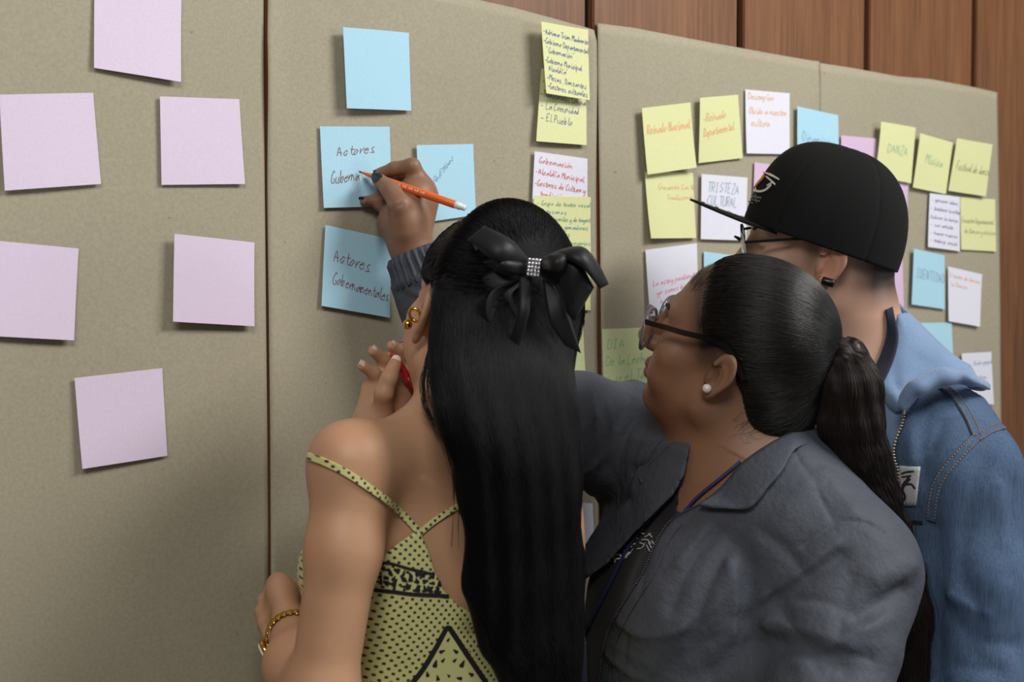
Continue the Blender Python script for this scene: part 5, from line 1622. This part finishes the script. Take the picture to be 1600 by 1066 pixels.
nk = [NB3+(T3[0]*math.cos(a)*.068+T3F*math.sin(a)*.070)+UP*(.012-.018*math.sin(a)) for a in np.linspace(0, 2*math.pi, 41)]
nkn = [norm(q-NB3+UP*.02) for q in nk]
ribbon('shirt_collar', nk, nkn, .034, .004, NAVYC, mn)
def nkz(px, py, l): return (px, py, zdep(hit(man_body, px, py))-l)
bh_ = lambda p: np.minimum(man_body(p), man_hood(p))
def hkz(px, py, l): return (px, py, zdep(hit(bh_, px, py))-l)
strip('shirt_collar', [nkz(1384, 484, .004), nkz(1386, 520, .005), nkz(1375, 558, .006), nkz(1356, 594, .007), nkz(1338, 616, .007)],
      [hkz(1394, 480, .003), hkz(1403, 524, .003), hkz(1394, 566, .003), hkz(1374, 606, .003), hkz(1356, 630, .003)], NAVYC, mn, .003)

# ---- denim jacket
def den0(p):
    d = torso3(p)-.016
    d = smin(d, chain(p, [LS3, P(1520, 900, 1.575), LE3], [.063, .061, .057], .02), .035)
    d = smin(d, cone(p, LE3, LW3, .055, .042), .03)
    d = smin(d, chain(p, [RS3, RE3, RW3], [.064, .058, .042], .02), .035)
    return d
DF = [fold_on(den0, *a) for a in (
    ([(1524, 686), (1489, 723), (1466, 757), (1456, 800), (1452, 850)], .007, .004), ([(1524, 686), (1550, 671), (1578, 664)], .006, .003),
    ([(1456, 830), (1462, 900), (1460, 1000), (1462, 1066)], .014, .014), ([(1540, 720), (1510, 800), (1500, 880)], .016, .005), ([(1560, 760), (1570, 850)], .012, -.004), ([(1585, 760), (1575, 900)], .012, .004),
    ([(1500, 900), (1530, 960), (1520, 1020)], .014, .006), ([(1480, 960), (1530, 1000), (1590, 1010)], .012, .006), ([(1480, 930), (1540, 960)], .012, -.004), ([(1490, 1040), (1560, 1050)], .012, .006),
    ([(1450, 640), (1440, 700), (1450, 760)], .012, .004), ([(1425, 660), (1425, 720)], .010, -.003), ([(1470, 660), (1455, 700)], .010, .004))]
ZL3 = [(1413, 640), (1410, 664), (1400, 690), (1398, 714), (1405, 738), (1405, 765), (1399, 800), (1396, 850), (1392, 1100)]
DOPEN = [(1352, 560), (1420, 560), (1440, 600), (1470, 590), (1500, 570)]
DEN_OPEN = [(1420, 560)]+ZL3+[(1392, 1300), (1000, 1300), (1000, 500)]
tc3 = P(1385, 850, 1.765)
def den_d(p):
    d = crease3(p, den0(p), [(c_, w_, dp_*1.3) for c_, w_, dp_ in DF])
    d = d-(.0055*ridges(p, cdir(.2, .95, .2), cdir(.9, -.2, .3), 40, 1.3)).astype(f32)
    return d+f32(.0010)*np.sin(p[..., 0]*71+2*np.sin(p[..., 2]*33))*np.sin(p[..., 2]*47+2*np.sin(p[..., 1]*51))
def man_jacket(p):
    j = den_d(p)
    d = np.maximum(j-.001, -(j+.015))
    op = np.maximum(poly_sd(p, DEN_OPEN), -(dot(p-tc3.astype(f32), T3F.astype(f32))-.01))
    d = smax(d, -op, .002)
    d = np.maximum(d, -cone(p, P(1372, 440, 1.77), P(1372, 620, 1.77), .085, .085))
    d = np.maximum(d, -(man_hood(p)-.007))
    return np.maximum(d, .98-p[..., 2])
def denim_mat():
    t = NT('denim')
    v = t.coords()
    n = t.noise(v, 7, 4, .6)
    st = t.noise(t.coords(scale=(420, 420, 26)), 1.0, 3, .7)
    w = t.noise(v, 1300, 2)
    c = t.ramp(n, [(0.30, srgb(40, 56, 84)), (0.52, srgb(54, 74, 105)), (0.75, srgb(76, 98, 130))])
    c = t.mix(.38, c, t.ramp(st, [(.3, srgb(38, 54, 82)), (.7, srgb(100, 122, 150))]))
    c = t.mix(.15, c, t.ramp(w, [(.3, srgb(40, 52, 76)), (.7, srgb(150, 168, 190))]))
    t.color(c); t.b.inputs['Roughness'].default_value = .9
    t.b.inputs['Specular IOR Level'].default_value = .1
    t.bump(st, .15, .0006)
    return t.m
DENIM = denim_mat()
jlo, jhi = box_of([P(1610, 640, 1.5), P(1610, 1120, 1.5), P(1200, 580, 1.98), P(1200, 1120, 1.98), P(1620, 640, 1.75), LW3, RW3], .05); jlo[2] = .97
jk3 = sdf_obj('denim_jacket', [(man_jacket, jlo, jhi, .0042)], DENIM, mn)
STITCH = simple('orange_thread', srgb(150, 112, 70), .7)
def seam(pts, w, nm='seam_band'):
    q, nn = path_hit(den_d, pts, .0022, 7)
    if len(q) < 2: return
    ribbon(nm, q, nn, w, .0026, DENIM, jk3)
    s_ = np.cross(np.gradient(q, axis=0), nn); s_ /= np.linalg.norm(s_, axis=1, keepdims=True)
    geo = []
    for sg in (-.36, .36):
        c = q+s_*sg*w+nn*.0016
        L = np.concatenate([[0], np.cumsum(np.linalg.norm(np.diff(c, axis=0), axis=1))])
        for x in np.arange(0, L[-1]-.003, .0042):
            a_ = np.array([np.interp(x, L, c[:, i]) for i in range(3)]); b_ = np.array([np.interp(x+.0031, L, c[:, i]) for i in range(3)])
            geo.append(tube_geo([a_, b_], .0006, 5))
    solid('stitching', merge_geo(geo), STITCH, jk3)['kind'] = 'stuff'
seam([(1470, 604), (1490, 620), (1506, 642), (1518, 664), (1526, 684)], .013)
seam([(1582, 664), (1562, 668), (1542, 676), (1526, 686)], .011)
seam([(1526, 684), (1505, 704), (1484, 728), (1468, 752), (1459, 782), (1456, 812)], .012)
seam([(1536, 606), (1546, 616), (1554, 628)], .008)
q, nn = path_hit(lambda p: np.minimum(man_jacket(p), hoodie_body(p)), [(x+1, y) for x, y in ZL3[:-2]], .002, 8)
BRASS = simple('pale_metal', srgb(176, 170, 156), .35, metal=.8)
qq = np.vstack([q[:1]]+[q[i]+(q[i+1]-q[i])*np.linspace(0, 1, 7)[1:, None] for i in range(len(q)-1)])
L = np.concatenate([[0], np.cumsum(np.linalg.norm(np.diff(qq, axis=0), axis=1))]); geo = []
for x in np.arange(0, L[-1], .0042): geo.append(ico([np.interp(x, L, qq[:, i]) for i in range(3)], (.0026, .0026, .0017), None, 8, 5))
solid('zipper_teeth', merge_geo(geo), BRASS, jk3)['kind'] = 'stuff'
def patch(name, quad, mat, off, parent, f=None, n=8, th=.0012):
    f = f or den_d
    V = []
    for j in range(n+1):
        for i in range(n+1):
            u, v = i/n, j/n
            a = np.array(quad[0])*(1-u)+np.array(quad[1])*u; b = np.array(quad[3])*(1-u)+np.array(quad[2])*u
            c = a*(1-v)+b*v
            h_ = hit(f, *c); V.append(h_)
    V = np.array(V); g = grad(f, V); A = V+g*off; B_ = V+g*(off-th)
    F = []; m = len(A); ix = lambda i, j: j*(n+1)+i
    for j in range(n):
        for i in range(n):
            k = (ix(i, j), ix(i, j+1), ix(i+1, j+1), ix(i+1, j)); F += [k, tuple(x+m for x in k[::-1])]
    ring = [ix(i, 0) for i in range(n)]+[ix(n, j) for j in range(n)]+[ix(n-i, n) for i in range(n)]+[ix(0, n-j) for j in range(n)]
    for x, y in zip(ring, ring[1:]+ring[:1]): F.append((x, y, y+m, x+m))
    return solid(name, (list(A)+list(B_), F), mat, parent)
pt = patch('chest_patch', [(1407, 728), (1439, 730), (1433, 790), (1406, 791)], cloth_mat('pale_grey_patch', srgb(168, 170, 174), srgb(188, 190, 192), 900, .8), .0028, jk3)
def mark(name, pts, w, mat, f, off, parent, tap=None):
    q, nn = path_hit(f, pts, off, 5)
    if len(q) > 1: ribbon(name, q, nn, w, .0006, mat, parent, tap)
PB = simple('black_figure_print', srgb(34, 34, 38), .7)
for pts, w in (([(1411, 741), (1420, 738), (1430, 737)], .0022), ([(1412, 746), (1426, 744)], .0020), ([(1424, 747), (1415, 758), (1412, 768)], .0050), ([(1415, 758), (1426, 757), (1432, 764)], .0024), ([(1413, 766), (1417, 776), (1412, 784)], .0036), ([(1414, 770), (1408, 778)], .0030)):
    mark('patch_print', pts, w, PB, den_d, .0034, jk3)
mark('pocket_zip', [(1402, 818), (1420, 815), (1442, 816)], .0045, simple('dark_pocket_zip', srgb(30, 32, 40), .6), den_d, .0024, jk3)
mark('zip_pull', [(1430, 820), (1429, 838), (1427, 858)], .0030, BRASS, den_d, .0040, jk3)

# ---- trousers
def trous3(p):
    d = ell(p, P(1375, 1290, 1.77), (.185, .135, .16), T3)
    for s in (-1, 1):
        hip = P(1375, 1290, 1.77)+T3L*s*.10
        d = smin(d, cone(p, hip, np.array([hip[0], hip[1], .08]), .10, .066), .04)
    return np.maximum(np.maximum(d-.006, .06-p[..., 2]), p[..., 2]-1.0)
tl, th_ = box_of([P(1375, 1290, 1.77)], .33); tl[2] = .04; th_[2] = 1.02
sdf_obj('trousers', [(trous3, tl, th_, .010)], NAVYC, mn)

# ---- cap
CAPC = cloth_mat('black_cap_wool', srgb(9, 9, 10), srgb(12, 12, 13), 1500, .95, sheen=.0)
CF = cdir(-.925, .30, .22)
CP = Pose(P(1281, 383, 1.75), frame(CF, cdir(.32, .94, -.10)), 1.0)
def cap_d(q):
    # crown: structured front, high back
    x, y, z = np.abs(q[..., 0])/.089, q[..., 1]/.107, np.abs(q[..., 2])/.133
    e = np.where(y > 0, 2.9, 2.25).astype(f32); y = np.abs(y)
    k = ((y**e+z**e)**(2.3/e)+x**2.3)**(1/2.3)
    d = (k-1)*.095
    return d
def cap_shell(p):
    q = CP.loc(p); d = cap_d(q)
    s_ = np.maximum(d, -(d+.0062))
    return np.maximum(s_, -(q[..., 2]+.002))
seams = [[(1340, 241), (1362, 275), (1378, 320), (1385, 370), (1386, 405)]]
clo, chi = CP.c-.15, CP.c+.15
def cap_f(p):
    d = cap_shell(p); q = CP.loc(p)
    for an in (math.radians(52), math.radians(128), math.radians(-52), math.radians(-128), math.radians(90)*0, math.pi):
        # six panel seams
        s_ = np.abs(q[..., 0]*math.cos(an)-q[..., 1]*math.sin(an)); fwd = q[..., 0]*math.sin(an)+q[..., 1]*math.cos(an)
        d = d+np.where(fwd > 0, .0011*np.exp(-(s_/.0022)**2), 0).astype(f32)
    return d
cap = sdf_obj('cap', [(cap_f, clo, chi, .0026)], CAPC, mn)
V, F = [], []
nu, nv = 30, 10
def brim_pt(u, v, dz):
    a = (u*2-1)*.98
    inner = np.array([math.sin(a)*.086, math.cos(a)*.106-.004, .0])
    outer = np.array([math.sin(a)*.092, math.cos(a)*.106-.004+.082*max(0, math.cos(a*1.16))**.55, .0])
    q = inner*(1-v)+outer*v
    q[2] = .001-.008*(q[0]/.09)**2+.001*v+dz
    return CP.w(*q)
for dz in (.0016, -.0016):
    for j in range(nv+1):
        for i in range(nu+1): V.append(brim_pt(i/nu, j/nv, dz))
m = (nu+1)*(nv+1); ix = lambda i, j: j*(nu+1)+i
for j in range(nv):
    for i in range(nu):
        k = (ix(i, j), ix(i, j+1), ix(i+1, j+1), ix(i+1, j)); F += [k, tuple(x+m for x in k[::-1])]
ring = [ix(i, 0) for i in range(nu)]+[ix(nu, j) for j in range(nv)]+[ix(nu-i, nv) for i in range(nu)]+[ix(0, nv-j) for j in range(nv)]
for x, y in zip(ring, ring[1:]+ring[:1]): F.append((x, y, y+m, x+m))
solid('brim', (V, F), CAPC, cap)
EMW = simple('white_embroidery', srgb(214, 210, 200), .7); EMA = simple('amber_embroidery', srgb(190, 132, 40), .6); EMG = simple('grey_embroidery', srgb(92, 94, 96), .8)
for pts, w, mt, tp in (([(1194, 270), (1205, 274), (1218, 281)], .0036, EMW, [.3, .9, .5]), ([(1199, 277), (1206, 283), (1212, 289)], .0022, EMW, None), ([(1177, 296), (1187, 300), (1197, 298), (1206, 290)], .0032, EMW, None), ([(1200, 291), (1208, 286)], .0020, EMW, None),
                  ([(1196, 274), (1191, 281), (1184, 289), (1179, 295)], .0075, EMA, None), ([(1173, 303), (1180, 308), (1190, 310)], .0030, EMG, None), ([(1171, 309), (1179, 313), (1188, 315)], .0024, EMG, None), ([(1170, 315), (1178, 318)], .0022, EMG, None), ([(1182, 303), (1184, 318)], .0014, EMG, None)):
    q, nn = path_hit(cap_f, pts, .0016, 4)
    if len(q) > 1:
        tw = None if tp is None else np.interp(np.linspace(0, 1, len(q)), np.linspace(0, 1, len(tp)), tp)
        ribbon('embroidery', q, nn, w, .0018, mt, cap, tw)
for u, v, l in ((.36, .82, .010), (.33, .60, .006), (.31, .40, .010), (.29, .18, .012)):
    a_ = [brim_pt(u+dx*l, v, .0026) for dx in (-.6, -.2, .2, .6)]
    ribbon('brim_stitching', a_, [CP.M[2]]*4, .005, .0012, EMW if v < .5 else EMG, cap)

# ---- glasses and ear plug
g3 = empty('eyeglasses', H3.w(0, .10, -.01)); keep(g3, mn)
DARKM = simple('dark_metal_frame', srgb(44, 44, 50), .35, metal=.6)
for sx in (-1, 1):
    ring = [H3.w(sx*.034+.026*math.cos(t), .102-.12*max(0, sx*math.cos(t)*.026)+.12*.019*math.sin(t), -.012+.019*math.sin(t)) for t in np.linspace(0, 2*math.pi, 33)]
    tube('rim', ring, .0016, simple('pale_frame', srgb(170, 168, 160), .3) if sx < 0 else DARKM, g3, 8)
    V = [H3.w(sx*.034, .102, -.012)]+ring[:-1]; n_ = len(ring)-1
    V2 = [v+H3.M[1]*.0016 for v in V]; Fc = [(0, 1+i, 1+(i+1) % n_) for i in range(n_)]; Fc += [tuple(k+n_+1 for k in f_[::-1]) for f_ in Fc]
    solid('lens', (V+V2, Fc), GLASS, g3)
    pts = cr([H3.w(sx*.061, .100, -.002), H3.w(sx*.0745, .05, .006), H3.w(sx*.0785, -.006, .012)], 8)
    ribbon('temple_arm', pts, np.tile(H3.M[0]*sx, (len(pts), 1)), .0038, .0018, DARKM, g3)
tube('bridge', cr([H3.w(-.009, .104, -.008), H3.w(0, .112, -.004), H3.w(.009, .104, -.008)], 6), .0015, DARKM, g3, 8)
eh = hit(man_body, 1293, 441)
ea = norm(RV*.95-UV*.32-FV*.3)
V, F = tube_geo([eh-FV*.003+ea*s_ for s_ in (-.0085, -.0078, -.0065, .0065, .0078, .0085)], [.0030, .0048, .0054, .0054, .0048, .0030], 16)
solid('ear_plug', (V, F), simple('black_ear_plug', srgb(14, 14, 15), .3), mn)
